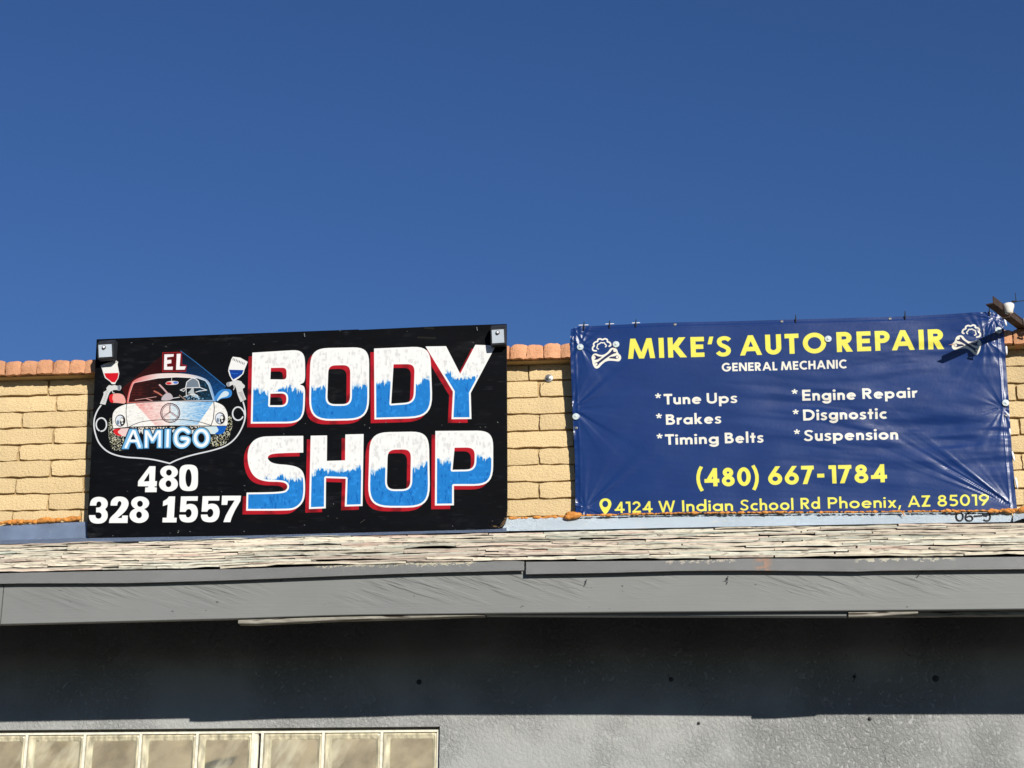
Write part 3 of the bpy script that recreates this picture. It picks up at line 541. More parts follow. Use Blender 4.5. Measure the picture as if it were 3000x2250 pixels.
def galv(N, L, p, v, c, b):
    c = mixc(N, L, ramp(N, L, noise(N, L, v, 9, 5), .45, .75, 0, .6), c, (.74, .80, .83))
    return mixc(N, L, ramp(N, L, noise(N, L, v, 26, 5, (1, 1, 2)), .64, .70, 0, .7), c, (.80, .80, .74))
M['galv'] = mat('galvanised_flashing', (.64, .73, .80), .5, .4, metal=.0, var=.08, vscale=5, bump=.15, bscale=30, bdist=.003, stretch=(.4, 1, 1), extra=galv)
M['galv_blue'] = mat('blue_grey_painted_flashing', (.24, .31, .44), .5, .4, metal=.0, var=.18, vscale=7, bump=.2, bscale=30, bdist=.003, extra=lambda N, L, p, v, c, b: mixc(N, L, ramp(N, L, noise(N, L, v, 30, 5), .68, .74, 0, .8), c, (.66, .68, .66)))
def sh_x(tint):
    def f(N, L, p, v, c, b):
        o = N.new('ShaderNodeObjectInfo')
        c = mixc(N, L, ramp(N, L, noise(N, L, v, 9, 4, (.3, 1, 3)), .54, .70, 0, .5), c, tint)
        c = mixc(N, L, ramp(N, L, noise(N, L, v, 60, 3, (.35, 1, 1)), .55, .68, 0, .65), c, (.20, .155, .12))
        hsv = N.new('ShaderNodeHueSaturation'); L.new(c, hsv.inputs['Color']); L.new(ramp(N, L, o.outputs['Random'], 0, 1, .58, 1.06), hsv.inputs['Value']); return hsv.outputs[0]
    return f
M['sh0'] = mat('cream_roof_shingle', (.66, .59, .46), .9, .1, var=.12, vscale=20, bump=.5, bscale=300, bdist=.002, extra=sh_x((.27, .36, .31)))
M['sh1'] = mat('rosy_roof_shingle', (.62, .52, .42), .9, .1, var=.12, vscale=20, bump=.5, bscale=300, bdist=.002, extra=sh_x((.42, .17, .12)))
M['sh2'] = mat('greenish_roof_shingle', (.58, .56, .46), .9, .1, var=.14, vscale=20, bump=.5, bscale=300, bdist=.002, extra=sh_x((.12, .22, .18)))
M['sh_top'] = mat('weathered_dark_shingle_granules', (.10, .095, .085), .95, .1, var=.35, vscale=30, bump=.5, bscale=300, bdist=.002, extra=lambda N, L, p, v, c, b: mixc(N, L, ramp(N, L, noise(N, L, v, 8, 3), .5, .7, 0, .8), c, (.17, .12, .09)))
M['deck'] = mat('roof_felt_and_gap_shade', (.03, .028, .026), .95, .1)
GREY = (.172, .176, .168)
def wood_x(N, L, p, v, c, b):
    # slanting drying cracks in the upper half of the board, fine straight saw grain below
    w = N.new('ShaderNodeTexNoise'); w.inputs['Scale'].default_value = 1.6; w.inputs['Detail'].default_value = 3; L.new(v, w.inputs['Vector'])
    a = noise(N, L, v, 3.0, 4, (1.0, 1, 11, (0, R_(-19), 0)), .5)
    cr = ramp(N, L, a, .47, .60, 0, 1)
    a2 = noise(N, L, v, 16, 6, (.22, 1, 6), .6); big = ramp(N, L, noise(N, L, v, 1.7, 2), .42, .60, 0, 1)
    z = N.new('ShaderNodeSeparateXYZ'); L.new(v, z.inputs[0]); up = ramp(N, L, z.outputs[2], 3.33, 3.42, .08, 1)
    h = math_(N, L, 'ADD', math_(N, L, 'MULTIPLY', math_(N, L, 'MULTIPLY', cr, up), big), math_(N, L, 'MULTIPLY', a2, .35))
    rebump(N, L, p, b, h, .0042, .9)
    c = mixc(N, L, ramp(N, L, a2, .66, .72, 0, .25), c, (.15, .155, .15))
    return mixc(N, L, ramp(N, L, noise(N, L, v, 38, 4, (.5, 1, 1)), .70, .73, 0, .9), c, (.05, .05, .05))
M['fascia'] = mat('grey_painted_board', GREY, .6, .35, var=.05, vscale=4, bump=.15, bscale=200, bdist=.002, extra=wood_x)
def drip_x(N, L, p, v, c, b):
    rebump(N, L, p, b, noise(N, L, v, 2.2, 2, (1, 1, .3)), .03, .5)
    # paint flaked off in a few short runs along the upper edge
    s = N.new('ShaderNodeSeparateXYZ'); L.new(v, s.inputs[0])
    def win(px0, px1, y0, y1, dens, rgb, sc_, c):
        a_, b_ = P(px0, y0 + 8, YF), P(px1, y1 + 8, YF)
        line = math_(N, L, 'ADD', math_(N, L, 'MULTIPLY', math_(N, L, 'SUBTRACT', s.outputs[0], a_.x), (b_.z - a_.z) / (b_.x - a_.x)), a_.z)
        up = ramp(N, L, math_(N, L, 'SUBTRACT', s.outputs[2], line), -.012, .008, 0, 1)
        w = math_(N, L, 'MULTIPLY', ramp(N, L, s.outputs[0], a_.x, a_.x + .03), ramp(N, L, s.outputs[0], b_.x - .03, b_.x, 1, 0))
        n_ = math_(N, L, 'ADD', noise(N, L, v, sc_, 4, (1, 1, 1.6), .6), math_(N, L, 'MULTIPLY', math_(N, L, 'SUBTRACT', up, 1), .25))
        return mixc(N, L, math_(N, L, 'MULTIPLY', ramp(N, L, n_, dens, dens + .015), w), c, rgb)
    c = win(920, 1400, 1656, 1648, .42, (.72, .66, .50), 70, c); c = win(1930, 2160, 1650, 1645, .52, (.66, .60, .50), 60, c)
    c = win(2500, 2800, 1640, 1636, .44, (.70, .66, .52), 34, c)
    c = win(2205, 2268, 1670, 1672, .50, (.50, .33, .24), 30, c)
    return c
M['drip'] = mat('grey_painted_drip_edge', (.30, .303, .295), .45, .4, var=.05, vscale=3, bump=.1, bscale=60, bdist=.002, extra=drip_x)
M['weathered'] = mat('bare_weathered_wood', (.25, .235, .195), .9, .1, var=.35, vscale=30, bump=.8, bscale=40, bdist=.006, stretch=(.3, 1, 1.5), extra=lambda N, L, p, v, c, b: mixc(N, L, ramp(N, L, noise(N, L, v, 45, 4, (.3, 1, 1)), .56, .62, 0, 1), c, (.05, .04, .03)))
M['soffit'] = mat('shade_black_soffit', (.012, .011, .010), .9, .1, var=.3)  # near-black colour carries the deep shade under the eave
def stucco_x(N, L, p, v, c, b):
    n1 = noise(N, L, v, 62, 7, (1, 1, .8, (0, R_(25), 0)), .72); patch = ramp(N, L, noise(N, L, v, 1.8, 3), .40, .62, .25, 1)
    h = math_(N, L, 'MULTIPLY', ramp(N, L, n1, .42, .62, 0, 1), patch); h = math_(N, L, 'ADD', h, math_(N, L, 'MULTIPLY', noise(N, L, v, 5, 3), .9))
    vo = N.new('ShaderNodeTexVoronoi'); vo.feature = 'DISTANCE_TO_EDGE'; vo.inputs['Scale'].default_value = 1.5; vo.inputs['Randomness'].default_value = 1
    q = N.new('ShaderNodeMapping'); L.new(v, q.inputs[0]); ad = N.new('ShaderNodeVectorMath'); ad.operation = 'ADD'; nn = N.new('ShaderNodeTexNoise'); nn.inputs['Scale'].default_value = 6; nn.inputs['Detail'].default_value = 5; L.new(v, nn.inputs['Vector'])
    sc_ = N.new('ShaderNodeVectorMath'); sc_.operation = 'SCALE'; sc_.inputs['Scale'].default_value = .45; L.new(nn.outputs['Color'], sc_.inputs[0]); L.new(q.outputs[0], ad.inputs[0]); L.new(sc_.outputs[0], ad.inputs[1]); L.new(ad.outputs[0], vo.inputs['Vector'])
    crack = math_(N, L, 'MULTIPLY', ramp(N, L, vo.outputs['Distance'], .0, .006, 1, 0), ramp(N, L, noise(N, L, v, 1.9, 2), .57, .63, 0, .8))
    h = math_(N, L, 'SUBTRACT', h, math_(N, L, 'MULTIPLY', crack, .5)); rebump(N, L, p, b, h, .0085, .9)
    c = mixc(N, L, ramp(N, L, noise(N, L, v, 3, 5, (1, 1, .35)), .5, .8, 0, .5), c, (.27, .275, .27))
    c = mixc(N, L, ramp(N, L, noise(N, L, v, 24, 4), .72, .76, 0, .3), c, (.12, .12, .12))
    return mixc(N, L, math_(N, L, 'MULTIPLY', crack, .7), c, (.10, .10, .10))
M['stucco'] = mat('grey_painted_stucco', (.345, .35, .338), .75, .25, var=.05, vscale=2, bump=.3, bscale=150, bdist=.002, extra=stucco_x)
M['asphalt'] = mat('asphalt', (.036, .035, .034), .9, .1, var=.3, vscale=1.5, bscale=80, bdist=.006)
M['concrete'] = mat('concrete_walk', (.20, .19, .175), .9, .2, var=.12, vscale=2, bscale=60)
M['foam'] = mat('orange_expanding_foam', (.56, .225, .045), .75, .3, var=.35, vscale=25, bump=.9, bscale=55, bdist=.01, extra=lambda N, L, p, v, c, b: mixc(N, L, ramp(N, L, noise(N, L, v, 18, 3), .55, .75, 0, .7), c, (.38, .13, .03)))
M['grout'] = mat('cream_glass_block_mortar', (.68, .65, .54), .8, .2, var=.15, vscale=30, bump=.7, bscale=90, bdist=.004)
M['black'] = mat('black_metal', (.012, .012, .014), .5, .4, var=.1)
M['ply'] = mat('black_painted_plywood_edge', (.02, .02, .022), .8, .2, var=.4, vscale=40, extra=lambda N, L, p, v, c, b: mixc(N, L, ramp(N, L, noise(N, L, v, 30, 3), .66, .72, 0, .7), c, (.22, .15, .08)))
M['lamp_body'] = mat('black_plastic_housing', (.022, .024, .028), .55, .4, var=.25, vscale=25)
M['lamp_face'] = mat('frosted_lamp_cover', (.44, .49, .54), .35, .4, var=.08)
M['anchor'] = mat('grey_iron_anchor', (.05, .05, .052), .6, .3)
M['washer'] = mat('dusty_clear_washer', (.44, .50, .50), .35, .5, var=.2, vscale=80)
M['screw'] = mat('zinc_screw', (.22, .22, .21), .4, .5, metal=.6)
M['rust'] = mat('rusty_brown_steel', (.052, .033, .026), .75, .3, var=.25, vscale=22, bscale=90, extra=lambda N, L, p, v, c, b: mixc(N, L, ramp(N, L, noise(N, L, v, 28, 4), .62, .70, 0, .8), c, (.025, .015, .012)))
M['porcelain'] = mat('white_porcelain', (.72, .69, .62), .25, .5, var=.06)
M['wire'] = mat('dark_wire', (.02, .02, .022), .6, .3)
M['marker'] = mat('black_marker_ink', (.012, .014, .02), .6, .2, var=.3)
M['white_tape'] = mat('white_plastic', (.74, .74, .76), .4, .4)
# glass block: outer face of clear glass over a warm hollow interior
def glass_mat():
    m = bpy.data.materials.new('glass_block_face'); m.use_nodes = True; N = m.node_tree.nodes; L = m.node_tree.links; N.remove(N['Principled BSDF'])
    o = N['Material Output']; g = N.new('ShaderNodeNewGeometry')
    n = N.new('ShaderNodeTexNoise'); n.inputs['Scale'].default_value = 5; n.inputs['Detail'].default_value = 1; n.inputs['Distortion'].default_value = .6; L.new(g.outputs['Position'], n.inputs['Vector'])
    b = N.new('ShaderNodeBump'); b.inputs['Distance'].default_value = .03; b.inputs['Strength'].default_value = .4; L.new(n.outputs[0], b.inputs['Height'])
    gl = N.new('ShaderNodeBsdfGlossy'); gl.inputs['Roughness'].default_value = .06; L.new(b.outputs[0], gl.inputs['Normal'])
    tr = N.new('ShaderNodeBsdfTransparent'); tr.inputs[0].default_value = (.90, .93, .90, 1)
    fr = N.new('ShaderNodeFresnel'); fr.inputs[0].default_value = 1.5; L.new(b.outputs[0], fr.inputs['Normal'])
    mx = N.new('ShaderNodeMixShader'); L.new(math_(N, L, 'ADD', fr.outputs[0], .03), mx.inputs[0]); L.new(tr.outputs[0], mx.inputs[1]); L.new(gl.outputs[0], mx.inputs[2]); L.new(mx.outputs[0], o.inputs[0]); return m
M['glass'] = glass_mat()
def gb_x(N, L, p, v, c, b):
    c = mixc(N, L, ramp(N, L, noise(N, L, v, 5, 5, (1, 1, 1.4, (0, R_(40), 0)), .6), .42, .66, 0, .85), c, (.23, .175, .115))
    c = mixc(N, L, ramp(N, L, noise(N, L, v, 2.2, 3, (1, 1, 2, (0, R_(15), 0)), .5), .62, .66, 0, .75), c, (.055, .055, .055))
    c = mixc(N, L, ramp(N, L, noise(N, L, v, 7, 5, (1, 1, .35, (0, R_(-30), 0)), .55), .56, .68, 0, .7), c, (.60, .53, .42))  # pale slanting highlights painted into the interior colour
    return c
M['glass_back'] = mat('warm_block_interior', (.40, .32, .225), .6, .3, var=.1, vscale=4, bump=.3, bscale=4, bdist=.02, extra=gb_x)
M['glass_rim'] = mat('cream_glass_block_rim', (.50, .45, .31), .12, .7, var=.45, vscale=34, bump=.8, bscale=30, bdist=.010, stretch=(1, 1, .3))
def image_mat(name, arr, rough, spec, bumpn):
    h, w = arr.shape[:2]; im = bpy.data.images.new(name, w, h, alpha=False); buf = np.ones((h, w, 4), np.float32); buf[..., :3] = arr[::-1]; im.pixels.foreach_set(buf.ravel()); im.update(); im.pack()
    m = bpy.data.materials.new(name); m.use_nodes = True; N = m.node_tree.nodes; L = m.node_tree.links; p = N['Principled BSDF']; t = N.new('ShaderNodeTexImage'); t.image = im; t.interpolation = 'Cubic'; t.extension = 'EXTEND'; L.new(t.outputs[0], p.inputs['Base Color'])
    p.inputs['Roughness'].default_value = rough; p.inputs['Specular IOR Level'].default_value = spec
    g = N.new('ShaderNodeNewGeometry'); bumpn(N, L, p, g.outputs['Position']); return m
# ---------------------------------------------------------------- ground
bm = bmesh.new()
v = [bm.verts.new(q) for q in ((-1200, -1200, 0), (1200, -1200, 0), (1200, 1200, 0), (-1200, 1200, 0))]; bm.faces.new(v)
o = obj('ground', bm, M['asphalt']); o['kind'] = 'structure'
# ---------------------------------------------------------------- building
B = thing('shop_building', 'cream block shop building with brick-capped parapet, shingled pent roof and grey front wall', 'building', (-1.4, 0, 0))
def part(name, bm, m, parent=B, world=True):
    o = obj(name, bm, m, parent)
    o.location = -Vector(B.location) if parent is B and world else (0, 0, 0); return o
ZC = P(126.6, 1094.7, -.105).z                          # underside of the coping
CH = .1016; BL = .4166
Z0 = ZC - 12 * CH
# masonry core: parapet body with recessed joints seen between the blocks, lower wall body and sides
bm = bmesh.new(); box(bm, XL, XR, .022, .30, Z0 - .3, ZC + .02); pw = part('parapet', bm, M['mortar'])
def rough_block(w, h, d, seed, nx=7, nz=3, dy=.0035, dx=.0055, rnd=.003):
    """one split-faced block, origin in its middle, face towards -y"""
    rg = random.Random(seed); bm = bmesh.new(); g = []
    for j in range(nz + 1):
        row = []
        for i in range(nx + 1):
            x = -w / 2 + w * i / nx; z = -h / 2 + h * j / nz; e = (i in (0, nx)) + (j in (0, nz))
            y = -d + rg.uniform(-dy, dy) * (e == 0) + (rnd * (.5 + .7 * rg.random()) if e else 0) + (rnd * .8 if e == 2 else 0)
            if j in (0, nz): z += rg.uniform(-dx, dx) * .7
            if i in (0, nx): x += rg.uniform(-dx, dx) * .7
            if e == 2: x *= 1 - .006; z *= .93
            row.append(bm.verts.new((x, y, z)))
        g.append(row)
    for j in range(nz):
        for i in range(nx): bm.faces.new((g[j][i], g[j][i + 1], g[j + 1][i + 1], g[j + 1][i]))
    edge = g[0][:] + [g[j][nx] for j in range(1, nz)] + g[nz][::-1] + [g[j][0] for j in range(nz - 1, 0, -1)]
    back = [bm.verts.new((q.co.x, 0, q.co.z)) for q in edge]; n = len(edge)
    for i in range(n): bm.faces.new((edge[i], back[i], back[(i + 1) % n], edge[(i + 1) % n]))
    return bm
def mesh_of(name, bm, m, smooth_=True):
    me = bpy.data.meshes.new(name); bmesh.ops.recalc_face_normals(bm, faces=bm.faces); bm.to_mesh(me); bm.free(); me.materials.append(m)
    if smooth_:
        for f in me.polygons: f.use_smooth = True
        me.set_sharp_from_angle(angle=R_(38))
    return me
full = [mesh_of('brick', rough_block(BL - .011, CH - .010, .032, 100 + k), M['brick']) for k in range(9)]
rnd = random.Random(3)
# joints seen in the photograph: one course has a joint at this x, the next one half a block on
XJ = P(166, 1170).x
for r in range(12):
    z = ZC - (r + .5) * CH
    xs = XJ + (0 if r % 2 else BL / 2) + (BL / 2 if r == 0 else 0) + (0 if r else -.06)
    k0 = int((XL - xs) / BL) - 1
    k = k0
    while xs + k * BL < XR:
        x = xs + k * BL; k += 1
        if x < XL - .01 or x + BL > XR + .01: continue
        o = obj('brick', rnd.choice(full), None, pw); s = 1
        o.location = (x + BL / 2 + rnd.uniform(-.003, .003), .034 - .002 + rnd.uniform(-.003, .003), z + rnd.uniform(-.0015, .0015))
        o.rotation_euler = (rnd.uniform(-.01, .01), 0, rnd.uniform(-.004, .004) + (math.pi if False else 0))
# coping: bed course and rowlock bricks, front edge 0.105 m proud
bm = bmesh.new(); box(bm, XL, XR, -.068, .33, ZC - .004, ZC + .028); cp = part('coping', bm, [M['under']])
bm = bmesh.new(); box(bm, XL, XR, -.085, .36, ZC + .012, ZC + .078); part('coping_joint_fill', bm, M['coping_mortar'])
cpm = []
for k in range(8):
    rg = random.Random(300 + k); bm = bmesh.new(); w, h, d = .0925, .086, .21; nx, nz = 5, 4; g = []
    for j in range(nz + 1):
        row = []
        for i in range(nx + 1):
            x = -w / 2 + w * i / nx; z = h * j / nz
            rx = abs(i / nx - .5) * 2
            y = .007 * rx ** 5 + (.012 if j == nz else .002 if j == nz - 1 else 0) + rg.uniform(-.003, .003)
            z += -.007 * rx ** 5 * (j == nz) + rg.uniform(-.003, .003) * (j in (0, nz)); x += rg.uniform(-.003, .003) * (i in (0, nx)) - (.03 * (x) if j == nz else 0)
            row.append(bm.verts.new((x, y, z)))
        g.append(row)
    top = [[bm.verts.new((q.co.x, y_, q.co.z + rg.uniform(-.003, .003))) for q in g[nz]] for y_ in (.1, .22)]
    for rows in (g + top,):
        for a, b in zip(rows[:-1], rows[1:]):
            for i in range(nx): bm.faces.new((a[i], a[i + 1], b[i + 1], b[i]))
    for side in (0, nx):
        for a, b in zip(g[:-1], g[1:]):
            q = [bm.verts.new((v_.co.x, .22, v_.co.z)) for v_ in (a[side], b[side])]; bm.faces.new((a[side], b[side], q[1], q[0]))
    q = [bm.verts.new((v_.co.x, .22, v_.co.z)) for v_ in g[0]]
    for i in range(nx): bm.faces.new((g[0][i], g[0][i + 1], q[i + 1], q[i]))
    bmesh.ops.remove_doubles(bm, verts=bm.verts, dist=.0004); cpm.append(mesh_of('coping_brick', bm, M['coping']))
CP = .0985; x = XL + .05; xo = P(108, 1075, -.1).x       # a joint of the capping in the photograph
x = xo - math.ceil((xo - XL) / CP) * CP + CP / 2; w_ = 0
while x < XR - .03:
    o = obj('brick', rnd.choice(cpm), None, cp); o.location = (x + rnd.uniform(-.002, .002), -.105 + rnd.uniform(-.003, .004), ZC + .001 + rnd.uniform(-.003, .003)); o.rotation_euler = (rnd.uniform(-.03, .03), rnd.uniform(-.05, .05), rnd.uniform(-.03, .03)); o.scale = (rnd.uniform(.97, 1.05), 1, rnd.uniform(.95, 1.06)); x += CP
# flashing: three lengths of bent metal against the foot of the parapet
def strip(name, top, bot, Yt, Yb, m, n=24, thick=.002, lip=None, wob=0, seed=0, parent=B, front=None):
    rg = random.Random(seed); bm = bmesh.new(); front_l = [wline(*front)] if front else None; T = wline(top, Yt); Bt = wline(bot, Yb); e0, e1 = top[0][0] <= -600, top[-1][0] >= 3600; a, b = (XL if e0 else T[0][0]), (XR if e1 else T[-1][0]); a2, b2 = (XL if e0 else Bt[0][0]), (XR if e1 else Bt[-1][0]); rows = []
    for i in range(n + 1):
        x = a + (b - a) * i / n; xb = a2 + (b2 - a2) * i / n; q = rg.uniform(-wob, wob)
        pts = [(x, Yt, interp(T, x)), ((x + xb) / 2, (Yt + Yb) / 2 + q, (interp(T, x) + interp(Bt, xb)) / 2), (xb, Yb, interp(Bt, xb))]
        if lip: pts.append((xb, Yb + lip[0], interp(Bt, xb) + lip[1]))
        if front: fl_ = front_l[0]; a3 = XL if e0 else fl_[0][0]; b3 = XR if e1 else fl_[-1][0]; xf = a3 + (b3 - a3) * i / n; pts.append((xf, front[1], interp(fl_, xf)))
        rows.append([bm.verts.new(p) for p in pts])
    for r0, r1 in zip(rows[:-1], rows[1:]):
        for i in range(len(r0) - 1): bm.faces.new((r0[i], r1[i], r1[i + 1], r0[i + 1]))
    r = bmesh.ops.solidify(bm, geom=bm.faces[:], thickness=thick)
    o = part(name, bm, m, parent); shade(o, 30); return o
strip('flashing', [(-600, 1562), (0, 1541), (235, 1529), (262, 1528)], [(-600, 1612), (0, 1583), (262, 1575)], -.035, -.062, M['galv_blue'], front=([(-600, 1622), (0, 1594), (262, 1589)], -.17), wob=.002)
strip('flashing', [(262, 1528), (900, 1528), (1484, 1518)], [(262, 1573), (700, 1567), (1400, 1549), (1484, 1547)], -.032, -.060, M['galv_blue'], front=([(262, 1589), (700, 1578), (1000, 1570), (1250, 1563), (1400, 1560), (1484, 1558)], -.19), wob=.002)
fl = strip('flashing', [(1470, 1520), (1700, 1512), (2000, 1506), (2640, 1500), (2965, 1497)], [(1470, 1556), (1700, 1552), (2000, 1545.5), (2640, 1534), (2965, 1529)], -.037, -.068, M['galv'], wob=.0015)
strip('flashing', [(2968, 1496), (3060, 1497), (3600, 1491)], [(2968, 1530), (2992, 1516), (3060, 1511), (3700, 1508)], -.037, -.11, M['galv'], lip=(-.012, .0), wob=.003)
# marker writing 06-9 on the flashing, its upper part under the foam
def ink(pts, w):
    p = [Vector(P(x, y, 0)) for x, y in pts]; bm = bmesh.new(); out = []
    for x, y in pts:
        t = (y - 1500) / 32; out.append(P(x, y, -.041 - .031 * max(0, min(1, t)) - .0025))
    A_, Bv = [], []
    for i, q in enumerate(out):
        d = (out[min(i + 1, len(out) - 1)] - out[max(i - 1, 0)]).normalized(); nrm = Vector((-d.z, 0, d.x)) * w / 2
        A_.append(bm.verts.new(q + nrm)); Bv.append(bm.verts.new(q - nrm))
    for i in range(len(out) - 1): bm.faces.new((A_[i], A_[i + 1], Bv[i + 1], Bv[i]))
    return bm
for pts in (smooth([(2803, 1505), (2801, 1513), (2804, 1523), (2812, 1527), (2820, 1522), (2822, 1512), (2820, 1505)], 2, False), smooth([(2843, 1500), (2833, 1504), (2828, 1514), (2831, 1525), (2842, 1527), (2850, 1522), (2849, 1514), (2840, 1511), (2830, 1516)], 2, False),
            [(2853, 1512.5), (2877, 1511)], smooth([(2879, 1503), (2880, 1511), (2892, 1512)], 1, False), smooth([(2899, 1504), (2902, 1513), (2899, 1524), (2890, 1527), (2881, 1523)], 2, False)):
    o = part('inked_stroke', ink(pts, .0095), M['marker'], fl); 
# foam squeezed out along the top of the flashing
def foam(name, pix, Y, r, seed, gaps=0.):
    rg = random.Random(seed); bm = bmesh.new(); L_ = wline(pix, Y); x = L_[0][0]; ico = None
    while x < L_[-1][0]:
        rr = r * rg.uniform(.45, 1.25) * (1.5 if rg.random() < .13 else 1)
        if rg.random() >= gaps:
            mt = Matrix.Translation((x, Y + rg.uniform(-.004, .004), interp(L_, x) + rg.uniform(-.35, .35) * r)) @ Matrix.Rotation(rg.uniform(-.4, .4), 4, 'Y') @ Matrix.Diagonal((rg.uniform(1.1, 2.4), rg.uniform(.7, 1.0), rg.uniform(.7, 1.05), 1))
            q = bmesh.ops.create_icosphere(bm, subdivisions=2, radius=rr, matrix=mt)
            for v_ in q['verts']: v_.co += Vector((rg.uniform(-1, 1), rg.uniform(-1, 1), rg.uniform(-1, 1))) * rr * .10
        x += rr * rg.uniform(.7, 1.5)
    o = part(name, bm, M['foam']); shade(o, 180); return o
foam('foam_bead', [(-500, 1545), (0, 1533), (30, 1528), (100, 1529), (235, 1517)], -.037, .0125, 1)
foam('foam_bead', [(1495, 1519), (1600, 1516), (1670, 1512)], -.037, .010, 2, .35)
foam('foam_bead', [(1672, 1511), (1690, 1512)], -.06, .018, 4)
foam('foam_bead', [(1692, 1510), (2000, 1503), (2500, 1500), (2900, 1496), (2950, 1495)], -.066, .0055, 5, .30)
foam('foam_bead', [(2900, 1497), (2975, 1495), (3010, 1494), (3300, 1492)], -.070, .0105, 6)
bm = bmesh.new(); q = [P(x, y, -.072) for x, y in ((2638, 1497), (2645, 1503), (2650, 1512))]; tube(bm, q, [.004, .004, .002], 6); part('foam_drip', bm, M['foam'])
# ---- pent roof: courses of curled shingles from the eave line up under the flashing
top_l = wline([(-600, 1625), (0, 1597), (500, 1588), (900, 1573), (1000, 1574), (1400, 1568), (1500, 1566), (1900, 1557), (2200, 1549), (2500, 1543), (3000, 1536), (3600, 1530)], -.09)
eav_l = wline([(-600, 1704), (0, 1677), (500, 1671), (1000, 1655), (1500, 1644), (2000, 1638), (2500, 1633), (3000, 1628), (3600, 1624)], YF - .03)
def roofz(x, y, off=0):
    t = min(1.0, (y - (YF - .03)) / (-.09 - (YF - .03))); return interp(eav_l, x) * (1 - t) + interp(top_l, x) * t + off
bm = bmesh.new(); n = 40; rows = []
for i in range(n + 1):
    x = XL + (XR - XL) * i / n; rows.append([bm.verts.new((x, y, roofz(x, y, -.022))) for y in (YF + .02, -.9, -.0)])
for a, b in zip(rows[:-1], rows[1:]):
    for i in range(2): bm.faces.new((a[i], b[i], b[i + 1], a[i + 1]))
roof = part('roof', bm, M['deck'])
bm = bmesh.new(); T_ = wline([(-600, 1585), (900, 1562), (1500, 1545), (2000, 1536), (2640, 1526), (3600, 1512)], -.045); rows = []
for i in range(31):
    x = XL + (XR - XL) * i / 30; rows.append([bm.verts.new((x, -.046, interp(T_, x))), bm.verts.new((x, -.046, interp(T_, x) - .12))])
for a, b in zip(rows[:-1], rows[1:]): bm.faces.new((a[0], b[0], b[1], a[1]))
part('gap_shade_strip', bm, M['deck'])  # dark strip added as the shade in the gap below the flashing
NR = 17; rg = random.Random(21); run = (-.09 - (YF - .03)) / NR
for r in range(NR):
    yf = YF - .03 + r * run; x = XL + rg.uniform(0, .5); lift0 = rg.uniform(-.002, .004)
    while x < XR:
        w = rg.choice((.30, .45, .61, .91, .91)) * rg.uniform(.9, 1.12); w = min(w, XR - x); 
        if w < .1: break
        bm = bmesh.new(); nx = max(4, int(w / .055)); A_ = []; th = rg.uniform(.0068, .0112); ph = rg.uniform(0, 6.28); tilt = rg.uniform(-.004, .004); am = rg.uniform(.0010, .0036) * (2.0 if rg.random() < .10 else 1)
        for i in range(nx + 1):
            t = i / nx; xx = x + .002 + (w - .004) * t; u_ = xx * 7.1 + r * 1.7
            wav = am * math.sin(u_ + ph) + .0012 * math.sin(u_ * 3.1) + tilt * (t - .5) + lift0
            jag = rg.uniform(-.006, .006); d = run + .06
            f1 = roofz(xx, yf, .0130 + wav + rg.uniform(-.0013, .0013)); b1 = roofz(xx, yf + d, -.006)
            A_.append([bm.verts.new(p) for p in ((xx, yf + jag, f1), (xx, yf + jag + .001, f1 - th * rg.uniform(.85, 1.12)), (xx, yf + d, b1 - .006), (xx, yf + d, b1))])
        for a, b in zip(A_[:-1], A_[1:]):
            for i in range(4): bm.faces.new((a[i], b[i], b[(i + 1) % 4], a[(i + 1) % 4])).material_index = 1 if i >= 1 else 0
        bm.faces.new(A_[0]); bm.faces.new(A_[-1][::-1])
        o = obj('shingle', bm, [rg.choice((M['sh0'], M['sh0'], M['sh1'], M['sh2'])), M['sh_top']], roof); x += w + rg.uniform(0, .006)
# drip edge in three overlapping lengths, standing off the board
YD = YF - .022
strip('drip_edge', [(-600, 1706), (0, 1679), (380, 1672), (700, 1667), (1000, 1656), (1250, 1646), (1536, 1643)], [(-600, 1735), (0, 1709), (385, 1708), (700, 1699), (1000, 1687), (1250, 1678), (1536, 1671)], YD, YD - .008, M['drip'], n=30, lip=(.010, -.001), wob=.0015, seed=2)
strip('drip_edge', [(1541, 1646), (2000, 1642), (2200, 1636), (2500, 1638), (2530, 1636), (3000, 1631), (3600, 1627)], [(1541, 1682), (1780, 1678), (2000, 1672), (2200, 1671), (2500, 1674), (2530, 1675), (2560, 1672), (3000, 1667), (3600, 1662)], YD - .006, YD - .012, M['drip'], n=44, lip=(.010, -.001), wob=.003, seed=3)
# fascia board (two lengths, joint near the left edge of the frame) and the trim under it
fb_t = [(-600, 1728), (0, 1700), (1000, 1668), (2000, 1655), (3000, 1650), (3600, 1647)]
fb_b = [(-600, 1850), (3, 1829), (700, 1812), (1000, 1802), (1500, 1796), (2000, 1792), (2500, 1789), (3000, 1784), (3600, 1780)]
def board(name, px0, px1, top, bot, Y, depth, m, n=16):
    bm = bmesh.new(); a = XL if px0 <= -600 else P(px0, 1800, Y).x; b = XR if px1 >= 3600 else P(px1, 1800, Y).x; T, Bt = wline(top, Y), wline(bot, Y); rows = []
    for i in range(n + 1):
        x = a + (b - a) * i / n; zt, zb = interp(T, x), interp(Bt, x); c = .003
        rows.append([bm.verts.new(p) for p in ((x, Y + c, zt), (x, Y, zt - c), (x, Y, zb + c), (x, Y + c, zb), (x, Y + depth, zb), (x, Y + depth, zt))])
    for a_, b_ in zip(rows[:-1], rows[1:]):
        for i in range(6): bm.faces.new((a_[i], b_[i], b_[(i + 1) % 6], a_[(i + 1) % 6]))
    bm.faces.new(rows[0]); bm.faces.new(rows[-1][::-1]); return part(name, bm, m)
